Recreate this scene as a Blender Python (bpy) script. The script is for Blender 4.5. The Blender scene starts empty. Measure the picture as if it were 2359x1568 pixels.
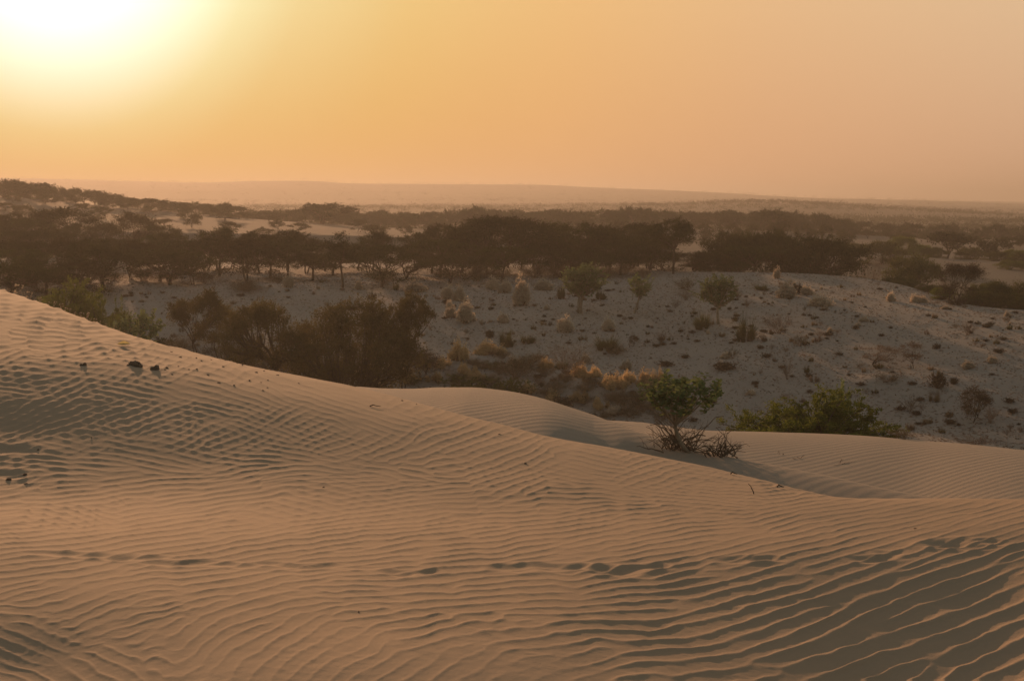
import bpy, math, random, time
import numpy as np
T0 = time.time()
R = math.radians
scene = bpy.context.scene
# ---------------------------------------------------------------- camera
FPX, CX, CY = 3275.0, 1179.0, 784.0          # focal length and centre in units of a 2358 px wide picture
PITCH = R(5.57)
CAMZ = 12.0                                   # height of the camera above the datum
cam_d = bpy.data.cameras.new('camera'); cam = bpy.data.objects.new('camera', cam_d)
scene.collection.objects.link(cam)
cam_d.sensor_width = 36; cam_d.lens = 36 * FPX / 2358
cam_d.clip_start = 0.05; cam_d.clip_end = 20000
cam.location = (0, 0, CAMZ); cam.rotation_euler = (math.pi/2 - PITCH, 0, 0)
scene.camera = cam
# ---------------------------------------------------------------- sun, sky, exposure
SUN_EL, SUN_AZ = R(9.6), R(-17.4)
sdir = (math.sin(SUN_AZ)*math.cos(SUN_EL), math.cos(SUN_AZ)*math.cos(SUN_EL), math.sin(SUN_EL))
sl = bpy.data.lights.new('sun', 'SUN'); so = bpy.data.objects.new('sun', sl); scene.collection.objects.link(so)
sl.energy = 4.2; sl.angle = R(0.8); sl.color = (1.0, 0.52, 0.26)
so.rotation_euler = (math.pi/2 - SUN_EL, 0, math.pi - SUN_AZ)
# lamp shines along its -Z: tilt so that it comes from sdir
from mathutils import Vector, Matrix
so.rotation_euler = Vector(sdir).to_track_quat('Z', 'Y').to_euler()
scene.view_settings.view_transform = 'Standard'; scene.view_settings.look = 'None'
scene.view_settings.exposure = 0.0; scene.view_settings.gamma = 1.0
w = bpy.data.worlds.new('World'); scene.world = w; w.use_nodes = True
nt = w.node_tree; nt.nodes.clear()
def N(t, **k):
    n = nt.nodes.new(t)
    for a, b in k.items(): setattr(n, a, b)
    return n
def L(a, b): nt.links.new(a, b)
out = N('ShaderNodeOutputWorld'); bg = N('ShaderNodeBackground'); L(bg.outputs[0], out.inputs[0])
tc = N('ShaderNodeTexCoord')
nrm = N('ShaderNodeVectorMath', operation='NORMALIZE'); L(tc.outputs['Generated'], nrm.inputs[0])
dot = N('ShaderNodeVectorMath', operation='DOT_PRODUCT'); L(nrm.outputs[0], dot.inputs[0]); dot.inputs[1].default_value = sdir
ac = N('ShaderNodeMath', operation='ARCCOSINE', use_clamp=False); L(dot.outputs['Value'], ac.inputs[0])
dv = N('ShaderNodeMath', operation='DIVIDE'); L(ac.outputs[0], dv.inputs[0]); dv.inputs[1].default_value = math.pi
sep = N('ShaderNodeSeparateXYZ'); L(nrm.outputs[0], sep.inputs[0])
def ramp(stops, fac):
    n = N('ShaderNodeValToRGB'); cr = n.color_ramp; cr.interpolation = 'B_SPLINE' if False else 'EASE'
    cr.interpolation = 'LINEAR'
    while len(cr.elements) > 1: cr.elements.remove(cr.elements[-1])
    cr.elements[0].position = stops[0][0]; cr.elements[0].color = (*stops[0][1], 1)
    for p, c in stops[1:]:
        e = cr.elements.new(p); e.color = (*c, 1)
    L(fac, n.inputs[0]); return n.outputs[0]
d_ = lambda deg: deg/180.0
base = ramp([(0, (.76,.37,.05)), (d_(9), (.76,.325,.04)), (d_(14), (.78,.34,.06)), (d_(20), (.80,.365,.115)), (d_(28), (.75,.37,.175)),
             (d_(40), (.70,.395,.24)), (d_(60), (.28,.20,.15)), (d_(90), (.17,.155,.14)), (1, (.15,.145,.14))], dv.outputs[0])
glow = ramp([(0, (1,1,1)), (d_(2.2), (.95,.95,.95)), (d_(3.7), (.56,.62,.60)), (d_(5.3), (.25,.39,.33)), (d_(6.8), (.09,.17,.08)),
             (d_(9), (.04,.07,.015)), (d_(12), (.02,.05,.015)), (d_(17), (0.008,.02,.006)), (d_(26), (0,0,0))], dv.outputs[0])
def vm(op, a, b=None, s=None):
    n = N('ShaderNodeVectorMath', operation=op)
    for i, x in ((0, a), (1, b)):
        if x is None: continue
        if isinstance(x, tuple): n.inputs[i].default_value = x
        else: L(x, n.inputs[i])
    if s is not None:
        if isinstance(s, (int, float)): n.inputs['Scale'].default_value = s
        else: L(s, n.inputs['Scale'])
    return n.outputs[0]
# the sky pales with height above the dusty horizon
mr = N('ShaderNodeMapRange'); L(sep.outputs[2], mr.inputs[0])
mr.inputs[1].default_value = 0.0; mr.inputs[2].default_value = math.sin(R(8.3)); mr.inputs[3].default_value = 0; mr.inputs[4].default_value = 1
base = vm('SCALE', base, s=.97)
hi = vm('SCALE', (.09,.155,.095), s=mr.outputs[0])
s1 = vm('ADD', base, hi)
mu = N('ShaderNodeMapRange', interpolation_type='SMOOTHSTEP'); L(sep.outputs[2], mu.inputs[0])
mu.inputs[1].default_value = math.sin(R(12)); mu.inputs[2].default_value = math.sin(R(38))
mix = N('ShaderNodeMix', data_type='RGBA'); L(mu.outputs[0], mix.inputs[0]); L(s1, mix.inputs[6]); mix.inputs[7].default_value = (.165,.17,.175,1)
g2 = vm('SCALE', glow, s=1.2)
ring = ramp([(0, (0,0,0)), (d_(4), (.05,.15,.25)), (d_(6.5), (.08,.24,.26)), (d_(9), (.05,.16,.16)), (d_(13), (.015,.055,.05)), (d_(20), (0,0,0))], dv.outputs[0])
ring = vm('SCALE', vm('SCALE', ring, s=mr.outputs[0]), s=1.15)
s2 = vm('ADD', vm('ADD', mix.outputs[2], g2), ring)
L(s2, bg.inputs[0]); bg.inputs[1].default_value = 1.0
scene.cycles.volume_bounces = 1; scene.cycles.max_bounces = 6; scene.cycles.diffuse_bounces = 3; scene.cycles.transmission_bounces = 4
scene.cycles.transparent_max_bounces = 8; scene.cycles.use_denoising = True; scene.cycles.use_adaptive_sampling = False

# ---------------------------------------------------------------- helpers: meshes, materials, properties
rng = np.random.default_rng(7); random.seed(7)
col = scene.collection
def mesh_from(name, V, faces, k, smooth=False, cols=None):
    """V (n,3); faces (m,k) int"""
    me = bpy.data.meshes.new(name)
    V = np.ascontiguousarray(V, dtype=np.float32); faces = np.ascontiguousarray(faces, dtype=np.int32)
    me.vertices.add(len(V)); me.vertices.foreach_set('co', V.ravel())
    me.loops.add(faces.size); me.loops.foreach_set('vertex_index', faces.ravel())
    me.polygons.add(len(faces))
    me.polygons.foreach_set('loop_start', np.arange(0, faces.size, k, dtype=np.int32))
    me.polygons.foreach_set('loop_total', np.full(len(faces), k, dtype=np.int32))
    if smooth: me.polygons.foreach_set('use_smooth', np.ones(len(faces), dtype=bool))
    me.update(calc_edges=True)
    return me
def tag(o, label=None, cat=None, group=None, kind=None):
    if label: o['label'] = label
    if cat: o['category'] = cat
    if group: o['group'] = group
    if kind: o['kind'] = kind
    return o
def link(name, me, mat=None, parent=None):
    o = bpy.data.objects.new(name, me); col.objects.link(o)
    if mat and not me.materials: me.materials.append(mat)
    if parent: o.parent = parent
    return o
def noise2(x, y, seed):
    """smooth value noise, vectorised, about -1..1"""
    xi = np.floor(x).astype(np.int64); yi = np.floor(y).astype(np.int64)
    fx = x - xi; fy = y - yi
    fx = fx*fx*(3-2*fx); fy = fy*fy*(3-2*fy)
    def h(a, b):
        n = (a*374761393 + b*668265263 + seed*974634777) & 0xffffffff
        n = ((n ^ (n >> 13))*1274126177) & 0xffffffff
        n = ((n ^ (n >> 16))*2246822519) & 0xffffffff
        return (n & 0xffffff)/float(0x7fffff) - 1
    return (h(xi,yi)*(1-fx)+h(xi+1,yi)*fx)*(1-fy) + (h(xi,yi+1)*(1-fx)+h(xi+1,yi+1)*fx)*fy
def fbm(x, y, seed, octv=3):
    s = 0; a = 1; t = 0
    for i in range(octv):
        s = s + a*noise2(x*2**i + 17.3*i, y*2**i - 9.1*i, seed+i); t += a; a *= .5
    return s/t
# ---------------------------------------------------------------- terrain: one heightfield in polar columns round the viewpoint
def ray(u, v):
    xn = (u-CX)/FPX; yn = (CY-v)/FPX
    y = math.cos(PITCH) + yn*math.sin(PITCH); z = -math.sin(PITCH) + yn*math.cos(PITCH)
    hr = np.hypot(xn, y)
    return np.arctan2(xn, y), z/hr
def tan_el(theta, v):
    yn = (CY-v)/FPX
    y = math.cos(PITCH) + yn*math.sin(PITCH); z = -math.sin(PITCH) + yn*math.cos(PITCH)
    return z*np.cos(theta)/y
def u_of(theta, v):
    yn = (CY-v)/FPX; y = math.cos(PITCH) + yn*math.sin(PITCH)
    return CX + FPX*np.tan(np.clip(theta, -1.3, 1.3))*y
def pchip(xk, yk, x):
    xk = np.asarray(xk, float); yk = np.asarray(yk, float)
    h = np.diff(xk); d = np.diff(yk)/h
    m = np.zeros_like(yk)
    for i in range(1, len(xk)-1):
        if d[i-1]*d[i] > 0:
            w1 = 2*h[i]+h[i-1]; w2 = h[i]+2*h[i-1]; m[i] = (w1+w2)/(w1/d[i-1]+w2/d[i])
    x = np.clip(x, xk[0], xk[-1])
    i = np.clip(np.searchsorted(xk, x)-1, 0, len(xk)-2)
    t = (x-xk[i])/h[i]; t2 = t*t; t3 = t2*t
    return (2*t3-3*t2+1)*yk[i] + (t3-2*t2+t)*h[i]*m[i] + (-2*t3+3*t2)*yk[i+1] + (t3-t2)*h[i]*m[i+1]
FINE = R(31.0); NF = 1960
th_f = np.linspace(-FINE, FINE, NF)
th_c = np.linspace(FINE, math.pi, 60)[1:]
theta = np.concatenate([-th_c[::-1], th_f, th_c]); NC = len(theta)
def smooth_cols(a, n=25):
    k = np.hanning(n+2)[1:-1]; k /= k.sum()
    p = np.concatenate([np.full(n//2, a[0]), a, np.full(n//2, a[-1])])
    return np.convolve(p, k, 'valid')
knots = {}
def knot_v(name, pts, sm=True):
    """pts: (u, v, r) seen in the picture -> r(theta), z(theta)"""
    u, v, r = [np.array(c, float) for c in zip(*pts)]
    vv = np.full(NC, v.mean())
    for _ in range(6): vv = pchip(u, v, u_of(theta, vv))
    rr = pchip(u, r, u_of(theta, vv))
    zz = rr*tan_el(np.clip(theta, -.43, .43), vv)
    if sm: rr = smooth_cols(rr); zz = smooth_cols(zz)
    knots[name] = (rr, zz)
def knot_z(name, r, z):
    knots[name] = (np.broadcast_to(np.asarray(r, float), (NC,)).copy(), np.broadcast_to(np.asarray(z, float), (NC,)).copy())
U = u_of(theta, 900.0)
knot_z('a0', 0.3, -1.60); knot_z('a1', 2.6, -1.58)
us = [0,300,600,900,1200,1500,1800,2100,2358]
def row(vs, rs): return list(zip(us, vs if isinstance(vs, list) else [vs]*9, rs))
knot_v('f1', row(1568, [5.35,4.95,4.7,4.6,4.7,4.95,5.38,5.93,6.18]))
knot_v('f2', row(1420, [6.0,5.75,5.6,5.55,5.65,5.95,6.3,6.77,6.99]))
knot_v('f3', row(1290, [7.1,7.0,6.98,6.96,7.03,7.15,7.35,7.65,7.85]))
knot_v('f4', row([1130,1120,1110,1130,1150,1180,1200,1220,1220], [10.6,10.7,10.65,10.1,9.5,9.0,8.75,8.5,8.4]))
knot_v('f5', row([812,836,893,955,1022,1080,1130,1166,1172], [15.5,15.2,14.15,13.05,12.0,11.1,10.15,9.2,9.1]))
C1P = [(-400,540,48),(-150,615,36),(0,667,29),(100,700,25.5),(250,754,21.2),(400,800,19),(540,835,17.8),(660,860,17),(790,885,16.2),(900,910,15.4),(1000,938,14.6),(1120,970,13.9),(1240,1000,13.3),
            (1360,1024,12.7),(1500,1050,12.1),(1640,1078,11.6),(1780,1110,11.0),(1860,1130,10.5),(1930,1145,10.1),(1985,1148,9.9),(2150,1148,9.7),(2358,1151,9.55),(2700,1165,9.4)]
knot_v('c1', C1P, sm=False)
knots['c1'] = (smooth_cols(knots['c1'][0], 9), smooth_cols(knots['c1'][1], 9))
c1r, c1z = knots['c1']
knot_z('v1a', c1r+0.5, c1z-0.13); knot_z('v1b', c1r+4.2, c1z-2.2)
knot_v('r2', [(-400,880,43),(820,890,41),(880,894,40),(950,895,39.5),(1010,892,39),(1080,892,38.5),(1160,899,37.5),(1240,915,36),(1320,940,34.5),(1380,960,33.4),(1430,981,32.2),(1480,997,31.6),
            (1560,1018,30.9),(1640,1043,30.2),(1780,1071,29.1),(1900,1095,28.3),(2000,1118,27.6),(2100,1139,27),(2150,1149,26.7),(2400,1200,25.5),(2700,1240,24.5)], sm=False)
knots['r2'] = (smooth_cols(knots['r2'][0], 9), smooth_cols(knots['r2'][1], 9))
r2r, r2z = knots['r2']
knot_z('v2', np.minimum(c1r+8.8+0*U, r2r-5), np.interp(U, [0,800,1200,1500,1900,2358], [-6.2,-5.7,-5.5,-6.9,-6.8,-6.8]))
knot_v('m1', [(-400,955,36),(820,950,33.5),(1000,940,33),(1080,930,33),(1240,950,31.5),(1320,962,31),(1430,992,29.5),(1480,1008,29.2),(1560,1033,28.0),(1640,1060,26.6),(1900,1113,23.2),(2150,1166,20.3),(2700,1260,16.6)])
m1r, m1z = knots['m1']
w_m = np.clip((U-1240)/290, 0, 1); w_m = w_m*w_m*(3-2*w_m)
knots['m1'] = (m1r*(1-w_m)+(r2r-2.6)*w_m, m1z*(1-w_m)+(r2z-.46)*w_m)
w_r = np.clip((U-1210)/160, 0, 1); w_r = w_r*w_r*(3-2*w_r)
knot_z('v3', r2r+5.5, r2z-2.3-0.4*(1-w_r))
knot_v('m2', [(-400,1010,46.2),(1380,1010,46.2),(1560,1060,39),(1750,1130,37.5),(1900,1170,36),(2100,1185,35.5),(2358,1185,34),(2700,1185,34)])
m2r, m2z = knots['m2']
knots['m2'] = (np.maximum(m2r, knots['v3'][0]+1.0), np.where(w_r < 1, w_r*m2z + (1-w_r)*(-9.0), m2z))
knot_v('r3', [(1200,975,48),(1330,968,48),(1410,971,47.5),(1480,976,47),(1560,985,46.8),(1640,995,46.5),(1780,1000,46.3),(1900,1004,46),(2000,1010,45.3),(2100,1020,44.5),(2230,1033,43),(2358,1050,41.5),(2700,1100,39)], sm=False)
r3r, r3z = knots['r3']
knots['r3'] = (np.maximum(r3r, knots['m2'][0]+1), w_r*r3z + (1-w_r)*(-9.3))
r3r, r3z = knots['r3']
knot_z('v4', 60, -11.4); knot_z('v5', 79, -14.7)
knot_v('pa', [(-400,1000,95),(2700,1000,95)]); knot_v('pb', [(-400,870,108),(2700,870,108)]); knot_v('pc', [(-400,760,124),(1900,760,124),(2358,775,122),(2700,780,121)])
EP = [(-400,592,220),(1200,592,220),(1380,600,200),(1500,622,170),(1560,626,165),(1700,627,164),(1800,628,162),(1900,633,159),(2000,642,156),(2080,657,152),(2150,678,148),(2200,695,145),(2260,706,143),(2358,714,141),(2700,740,134)]
knot_v('e', EP)
er, ez = knots['e']
knot_v('pd', [(-400,690,139),(1500,690,139),(1900,695,138),(2150,716,134),(2358,742,129.5),(2700,762,126)])
knot_v('pe', [(-400,652,151),(1500,652,151),(1650,648,153),(1900,655,151),(2150,692,143),(2358,724,136),(2700,748,130)])
we = np.clip((U-1430)/200, 0, 1); we = we*we*(3-2*we)
knot_z('e2', er+4, ez-0.5*we); knot_z('d1', er+17, -8.5*(1-we) - 12.2*we)
knot_z('d2', np.maximum(er+35, 205), np.interp(U, [0,700,1500,1900,2358], [-8,-8.3,-9.5,-11.6,-11.6]))
F_P = [(-400,520,262),(0,525,262),(250,533,262),(420,536,262),(700,540,262),(1000,548,262),(1400,560,262),(1900,577,262),(2000,580,262),(2080,588,262),(2200,598,262),(2310,601,262),(2358,606,262),(2700,615,262)]
knot_v('fd', F_P); fr, fz = knots['fd']
knot_z('fd2', 285, fz-1.3)
knot_v('l0', [(-400,500,350),(0,497,350),(250,508,350),(500,515,350),(700,522,350),(1000,536,350),(1900,556,350),(2700,575,350)])
knot_v('l1', [(-400,445,405),(0,457,405),(100,464,405),(250,480,405),(400,490,405),(550,502,405),(700,512,405),(1000,527,405),(1250,517,405),(1400,520,405),(1900,540,405),(2358,553,405),(2700,560,405)])
lr, lz = knots['l1']
knot_z('l2', 470, np.minimum(lz-2.5, -6.5))
knot_v('g1', [(-400,492,800),(0,496,800),(1500,500,800),(2000,506,800),(2700,512,800)])
knot_v('g2', [(-400,478,1050),(0,478,1050),(1000,479,1050),(1500,474,1050),(1700,467,1050),(1850,469,1050),(2000,478,1050),(2150,488,1050),(2358,499,1050),(2700,510,1050)])
knot_z('g3', 1250, knots['g2'][1]-2.0)
knot_v('h0', [(-400,462,1800),(0,462,1800),(1500,466,1800),(2000,474,1800),(2358,482,1800),(2700,490,1800)])
knot_v('h1', [(-400,412,2700),(0,413,2700),(120,415,2700),(300,418,2700),(420,421,2700),(560,418,2700),(650,416,2700),(720,418,2700),(830,424,2700),(1000,426,2700),(1200,429,2700),(1400,436,2700),(1600,442,2700),
            (1800,453,2700),(1900,458,2700),(2050,461,2700),(2150,464,2700),(2358,472,2700),(2700,480,2700)])
knot_z('h2', 3100, knots['h1'][1]-14)
knot_v('h3', [(-400,430,3900),(0,428,3900),(1000,440,3900),(1600,450,3900),(1900,457,3900),(2100,461,3900),(2250,462,3900),(2358,464,3900),(2700,466,3900)])
knot_z('h4', 4600, knots['h3'][1]-20)
knot_z('z', 7000, -10)
order = ['a0','a1','f1','f2','f3','f4','f5','c1','v1a','v1b','v2','m1','r2','v3','m2','r3','v4','v5','pa','pb','pc','pd','pe','e','e2','d1','d2','fd','fd2','l0','l1','l2','g1','g2','g3','h0','h1','h2','h3','h4','z']
rowsn = [8,30,120,110,150,170,110,6,8,6,14,24,12,12,20,16,14,10,26,30,26,20,14,16,5,8,8,16,6,12,12,8,14,12,8,14,18,8,10,8,8,6]
KR = np.array([knots[k][0] for k in order]); KZ = np.array([knots[k][1] for k in order])
for i in range(1, len(order)): KR[i] = np.maximum(KR[i], KR[i-1]+0.05)
# monotone cubic along each column, all columns at once
H = np.diff(KR, axis=0); D = np.diff(KZ, axis=0)/H
M = np.zeros_like(KZ)
w1 = 2*H[1:]+H[:-1]; w2 = H[1:]+2*H[:-1]; ok = D[:-1]*D[1:] > 0
with np.errstate(all='ignore'): mm = (w1+w2)/(w1/D[:-1]+w2/D[1:])
M[1:-1] = np.where(ok, mm, 0)
ci, vi1 = order.index('c1'), order.index('v1a')
for nm in ('c1', 'r2', 'r3', 'e'):                    # crests: keep the incoming slope instead of a flat top
    i = order.index(nm); M[i] = np.minimum(D[i-1], 0)*.8 + np.minimum(D[i], 0)*.2
Rr, Zz, seg_end = [], [], {}
for i, n in enumerate(rowsn):
    if i >= len(order)-1: break
    t = np.linspace(0, 1, n+1)[:-1][:, None]
    r = 1/((1-t)/KR[i] + t/KR[i+1]) if KR[i].min() > 1 else KR[i]*(1-t)+KR[i+1]*t
    s = (r-KR[i])/H[i]; s2, s3 = s*s, s**3
    z = (2*s3-3*s2+1)*KZ[i] + (s3-2*s2+s)*H[i]*M[i] + (3*s2-2*s3)*KZ[i+1] + (s3-s2)*H[i]*M[i+1]
    seg_end[order[i]] = sum(len(a) for a in Rr)
    Rr.append(r); Zz.append(z)
Rr.append(KR[-1:]); Zz.append(KZ[-1:])
Rg = np.concatenate(Rr); Zg = np.concatenate(Zz); NR = len(Rg)
TH = np.broadcast_to(theta, Rg.shape)
Xg = Rg*np.sin(TH); Yg = Rg*np.cos(TH)
# gentle undulation beyond the near dune
far = np.clip((Rg-50)/15, 0, 1)*(1-.75*np.clip((np.abs(Rg-er)/14 < 1)*1.0, 0, 1))
Zg = Zg + far*(.16*fbm(Xg/9, Yg/9, 3) + .10*fbm(Xg/2.6, Yg/2.6, 5, 2))*np.clip(1.2-Rg/260, 0, 1)
Zg = Zg + np.clip((Rg-260)/100, 0, 1)*(.9*fbm(Xg/60, Yg/60, 11)) + np.clip((Rg-1300)/800, 0, 1)*4*fbm(Xg/400, Yg/260, 21)
for (a, b, rad, hh) in [(2040,885,2.4,.55),(1380,812,2.2,.35),(1085,832,2.2,.35),(1185,785,1.8,.25),(1310,905,3,.5),(1440,895,3.2,.5),(900,855,3,.4),(1070,742,1.4,.2),(1765,786,2.8,.25),
        (1625,762,1.2,.2),(1200,702,1.2,.15),(1225,872,3,.3),(1270,775,2,.2),(2120,905,1.5,.25),(1520,780,1.6,.2),(640,668,4,.3)]:
    t0, te0 = ray(a, b); c0 = int(np.argmin(np.abs(theta-t0))); m0 = (Rg[:, c0] > 62) & (Zg[:, c0]/Rg[:, c0] >= te0); rad0 = Rg[np.argmax(m0), c0]; d2 = (Xg-rad0*math.sin(t0))**2 + (Yg-rad0*math.cos(t0))**2
    Zg = Zg + hh*np.exp(-d2/(2*(rad*.6)**2))
Zb = Zg.copy()
# ---- wind ripples on the near dune: phase-aligned packets of waves, real relief
gs = 2.0; u0, u1, v0, v1 = -800., 3160., 560., 1800.
GU = np.arange(u0, u1, gs); GV = np.arange(v0, v1, gs)
ctlA = np.array([(0,1250,5,14),(400,1230,9,14),(800,1250,7,13),(1200,1250,8,14),(1500,1230,11,15),(1800,1220,14,16),(2100,1250,16,21),(2400,1230,19,22),
 (0,1350,10,17),(400,1350,6,17),(800,1340,1,15),(1200,1340,3,17),(1500,1340,7,21),(1800,1340,15,29),(2100,1350,21,38),(2400,1350,22,42),
 (-100,1540,-38,30),(60,1480,-25,30),(220,1420,20,26),(300,1560,-30,40),(480,1480,38,34),(700,1480,34,34),(1000,1450,13,28),(1200,1440,4,27),(1500,1450,2,28),(1700,1450,16,36),(2000,1450,24,50),(2300,1450,25,52),
 (600,1600,48,46),(1000,1560,38,44),(1300,1550,18,38),(1600,1560,5,36),(1900,1550,20,50),(2300,1550,28,56),(600,1400,14,24),(1000,1400,3,22),
 (0,1150,7,15),(300,1150,9,15),(600,1150,10,15),(900,1160,8,14),(1200,1170,5,14),(600,950,-20,15),(900,1010,-20,15),(1200,1060,-16,13),(1500,1090,-11,11),(1700,1130,-7,10),(0,700,3,11),(200,800,-4,13),
 (100,900,-6,15),(100,1020,-10,17),(400,920,-12,16),(400,1020,-15,17),(1800,1170,8,11),(2100,1170,12,13),(2350,1170,14,14)], float)
ctlB = np.array([(0,900,18,17),(300,900,22,18),(600,950,24,20),(900,1000,24,20),(1200,1060,20,18),(1500,1100,16,15),(1800,1150,12,13),(0,1100,14,18),(500,1100,18,18),(900,1120,-16,16),(200,1200,-18,16),(700,1200,-15,16),
 (1400,1200,-12,15),(200,1350,28,20),(600,1340,-12,20),(1400,1500,-10,34),(2000,1350,-12,40),(2300,1500,-8,60),(100,700,-8,12)], float)
ctlA[:, 3] *= .82; ctlB[:, 3] *= .84
def field(ctl, Uq, Vq, sc=85.):
    W = 0; c2 = 0; s2 = 0; ll = 0
    for (a, b, ang, lam) in ctl:
        d2 = ((Uq-a)/1.7)**2 + (Vq-b)**2
        ww = 1/(d2+sc*8)**2
        W = W+ww; c2 = c2+ww*math.cos(2*R(ang)); s2 = s2+ww*math.sin(2*R(ang)); ll = ll+ww*math.log(lam)
    return .5*np.arctan2(s2/W, c2/W), np.exp(ll/W)
def phasor(ctl, seed, along=3.6, across=1.15, dens=2.0, wob=.06):
    rg = np.random.default_rng(seed)
    nv, nu = len(GV), len(GU)
    Fc = np.zeros((nv, nu), np.complex64)
    # candidate centres with local density
    n = 90000
    cu = rg.uniform(u0, u1, n); cv = rg.uniform(v0, v1, n)
    ang, lam = field(ctl, cu, cv)
    keep = rg.uniform(0, 1, n) < dens*((u1-u0)*(v1-v0)/n)/(lam**2*along*across)
    cu, cv, ang, lam = cu[keep], cv[keep], ang[keep], lam[keep]
    ang = ang + wob*rg.standard_normal(len(ang)); lam = lam*np.exp(.05*rg.standard_normal(len(lam)))
    odr = np.argsort(cu + .35*cv)
    for q in odr:
        a, l = ang[q], lam[q]; sa, sc = along*l, across*l
        hw = 2.3*math.hypot(sa*math.cos(a), sc*math.sin(a)); hh = 2.3*math.hypot(sa*math.sin(a), sc*math.cos(a))
        i0 = max(0, int((cu[q]-hw-u0)/gs)); i1 = min(nu, int((cu[q]+hw-u0)/gs)+1)
        j0 = max(0, int((cv[q]-hh-v0)/gs)); j1 = min(nv, int((cv[q]+hh-v0)/gs)+1)
        if i1-i0 < 2 or j1-j0 < 2: continue
        du = (GU[i0:i1]-cu[q])[None, :]; dvv = (GV[j0:j1]-cv[q])[:, None]
        s = du*math.cos(a) - dvv*math.sin(a); t = du*math.sin(a) + dvv*math.cos(a)
        g = np.exp(-.5*((s/sa)**2 + (t/sc)**2))
        car = np.exp(1j*2*math.pi*t/l)
        blk = Fc[j0:j1, i0:i1]
        ph = np.sum(blk*np.conj(car)*g)
        ph = ph/abs(ph) if abs(ph) > 1e-3 else np.exp(1j*rg.uniform(0, 2*math.pi))
        blk += (g*car*ph).astype(np.complex64)
    return Fc
def profile(ph, k=1.1, skew=.45):
    p = ph + skew*np.sin(ph)
    return (np.exp(k*np.cos(p)) - math.exp(-k))/(math.exp(k)-math.exp(-k))
FA = phasor(ctlA, 1); FB = phasor(ctlB, 2, along=1.7, across=1.0, wob=.12)
print('ripples', round(time.time()-T0, 1))
hA = profile(np.angle(FA), 1.15, .35); hB = profile(np.angle(FB), .8)
aA = np.clip(np.abs(FA)/np.median(np.abs(FA)), 0, 1)**.7
GUU, GVV = np.meshgrid(GU, GV)
# where the two trains of ripples cross: mask in patches
mB = np.clip(.5 + 1.3*fbm(GUU/170, GVV/60, 31), 0, 1)
inB = np.clip((1245-GVV)/70, 0, 1)*np.clip((1750-GUU)/300, 0, 1)
inB = np.maximum(inB, .35*np.clip(1-np.hypot((GUU-250)/380, (GVV-1390)/90), 0, 1)*2)
inB = np.clip(np.maximum(inB, .22), 0, 1)
mB = mB*inB
ampA = aA*(1 - .35*mB)*(.75 + .45*fbm(GUU/120, GVV/45, 41))
# calmer patches of smooth sand
hgt = hA*ampA*(1-.5*mB*(1-hB)) + .65*mB*hB
calm = np.clip((GVV-1500)/60, 0, 1)*np.clip(1-np.abs(GUU-1250)/600, 0, 1)*.45
hgt = hgt*(1-calm)
# footprints of one old track, half blown over: (u, v, half width, half height, depth)
feet = [(170,1278,70,5,.020),(265,1284,45,5,.016),(330,1287,60,4,.012),(430,1298,70,5,.016),(540,1302,50,4,.012),(640,1299,45,4,.014),(720,1303,60,5,.016),(850,1306,40,3,.006),
 (925,1317,35,5,.018),(990,1316,22,4,.018),(1180,1306,38,7,.026),(1270,1303,55,6,.026),(1350,1306,40,5,.022),(1420,1314,45,8,.036),(1500,1306,36,5,.022),(1700,1290,40,6,.022),(1770,1288,30,5,.022),
 (2020,1286,44,6,.022),(2050,1274,26,5,.018),(2190,1251,46,7,.028),(2280,1248,32,5,.022),(2225,1256,60,6,.02),(30,1038,55,8,.03),(20,1093,40,6,.03),(120,740,20,3,.03),(180,748,25,3,.03),(150,1640,60,20,.04),(1330,1645,90,20,.03)]
imp = np.zeros_like(hgt)
for (a, b, hw, hh, dp) in feet:
    xx = (GUU-a)/hw; yy = (GVV-b-2*np.sin(xx*2+a))/hh
    q = xx**2+yy**2
    imp += dp*(-1.15*np.exp(-(q**1.5)) + .38*np.exp(-((np.abs(np.sqrt(q)-1.7)/.45)**2)))
def samp(G, u, v):
    x = np.clip((u-u0)/gs, 0, G.shape[1]-1.001); y = np.clip((v-v0)/gs, 0, G.shape[0]-1.001)
    i = x.astype(int); j = y.astype(int); fx = x-i; fy = y-j
    return (G[j,i]*(1-fx)+G[j,i+1]*fx)*(1-fy) + (G[j+1,i]*(1-fx)+G[j+1,i+1]*fx)*fy
iN = seg_end['c1'] + 3                                  # rows that belong to the near dune
sub = slice(seg_end['a1'], iN)
rr_, zz_, tt_ = Rg[sub], Zb[sub], TH[sub]
ce = np.cos(PITCH); se = math.sin(PITCH)
yy_ = rr_*np.cos(tt_); fwd = yy_*ce - zz_*se; up = yy_*se + zz_*ce
vu = CX + FPX*rr_*np.sin(tt_)/np.maximum(fwd, .05); vv_ = CY - FPX*up/np.maximum(fwd, .05)
lamg = field(ctlA, vu, vv_); ang_, lam_ = lamg
dv_dr = np.abs(np.gradient(vv_, axis=0)/np.gradient(rr_, axis=0)); s_v = 1/np.clip(dv_dr, 8, 400); s_u = rr_/FPX
kk = np.hypot(np.sin(ang_)/lam_/s_u, np.cos(ang_)/lam_/s_v); lamw = np.clip(1/kk, .05, .6)
inside = np.clip((vu-u0-5)/60, 0, 1)*np.clip((u1-5-vu)/60, 0, 1)*np.clip((v1-5-vv_)/60, 0, 1)*np.clip((rr_-2.6)/.8, 0, 1)*np.clip((FINE-np.abs(tt_))/R(1.5), 0, 1)
edge = np.clip((KR[ci]-rr_)/.25, .25, 1)
wu = 9*fbm(vu/75, vv_/34, 61, 2)*np.clip((vv_-1180)/200, .55, 1.3); wv = 5.5*fbm(vu/60, vv_/40, 67, 2)*np.clip((vv_-1180)/200, .55, 1.3)
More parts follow.
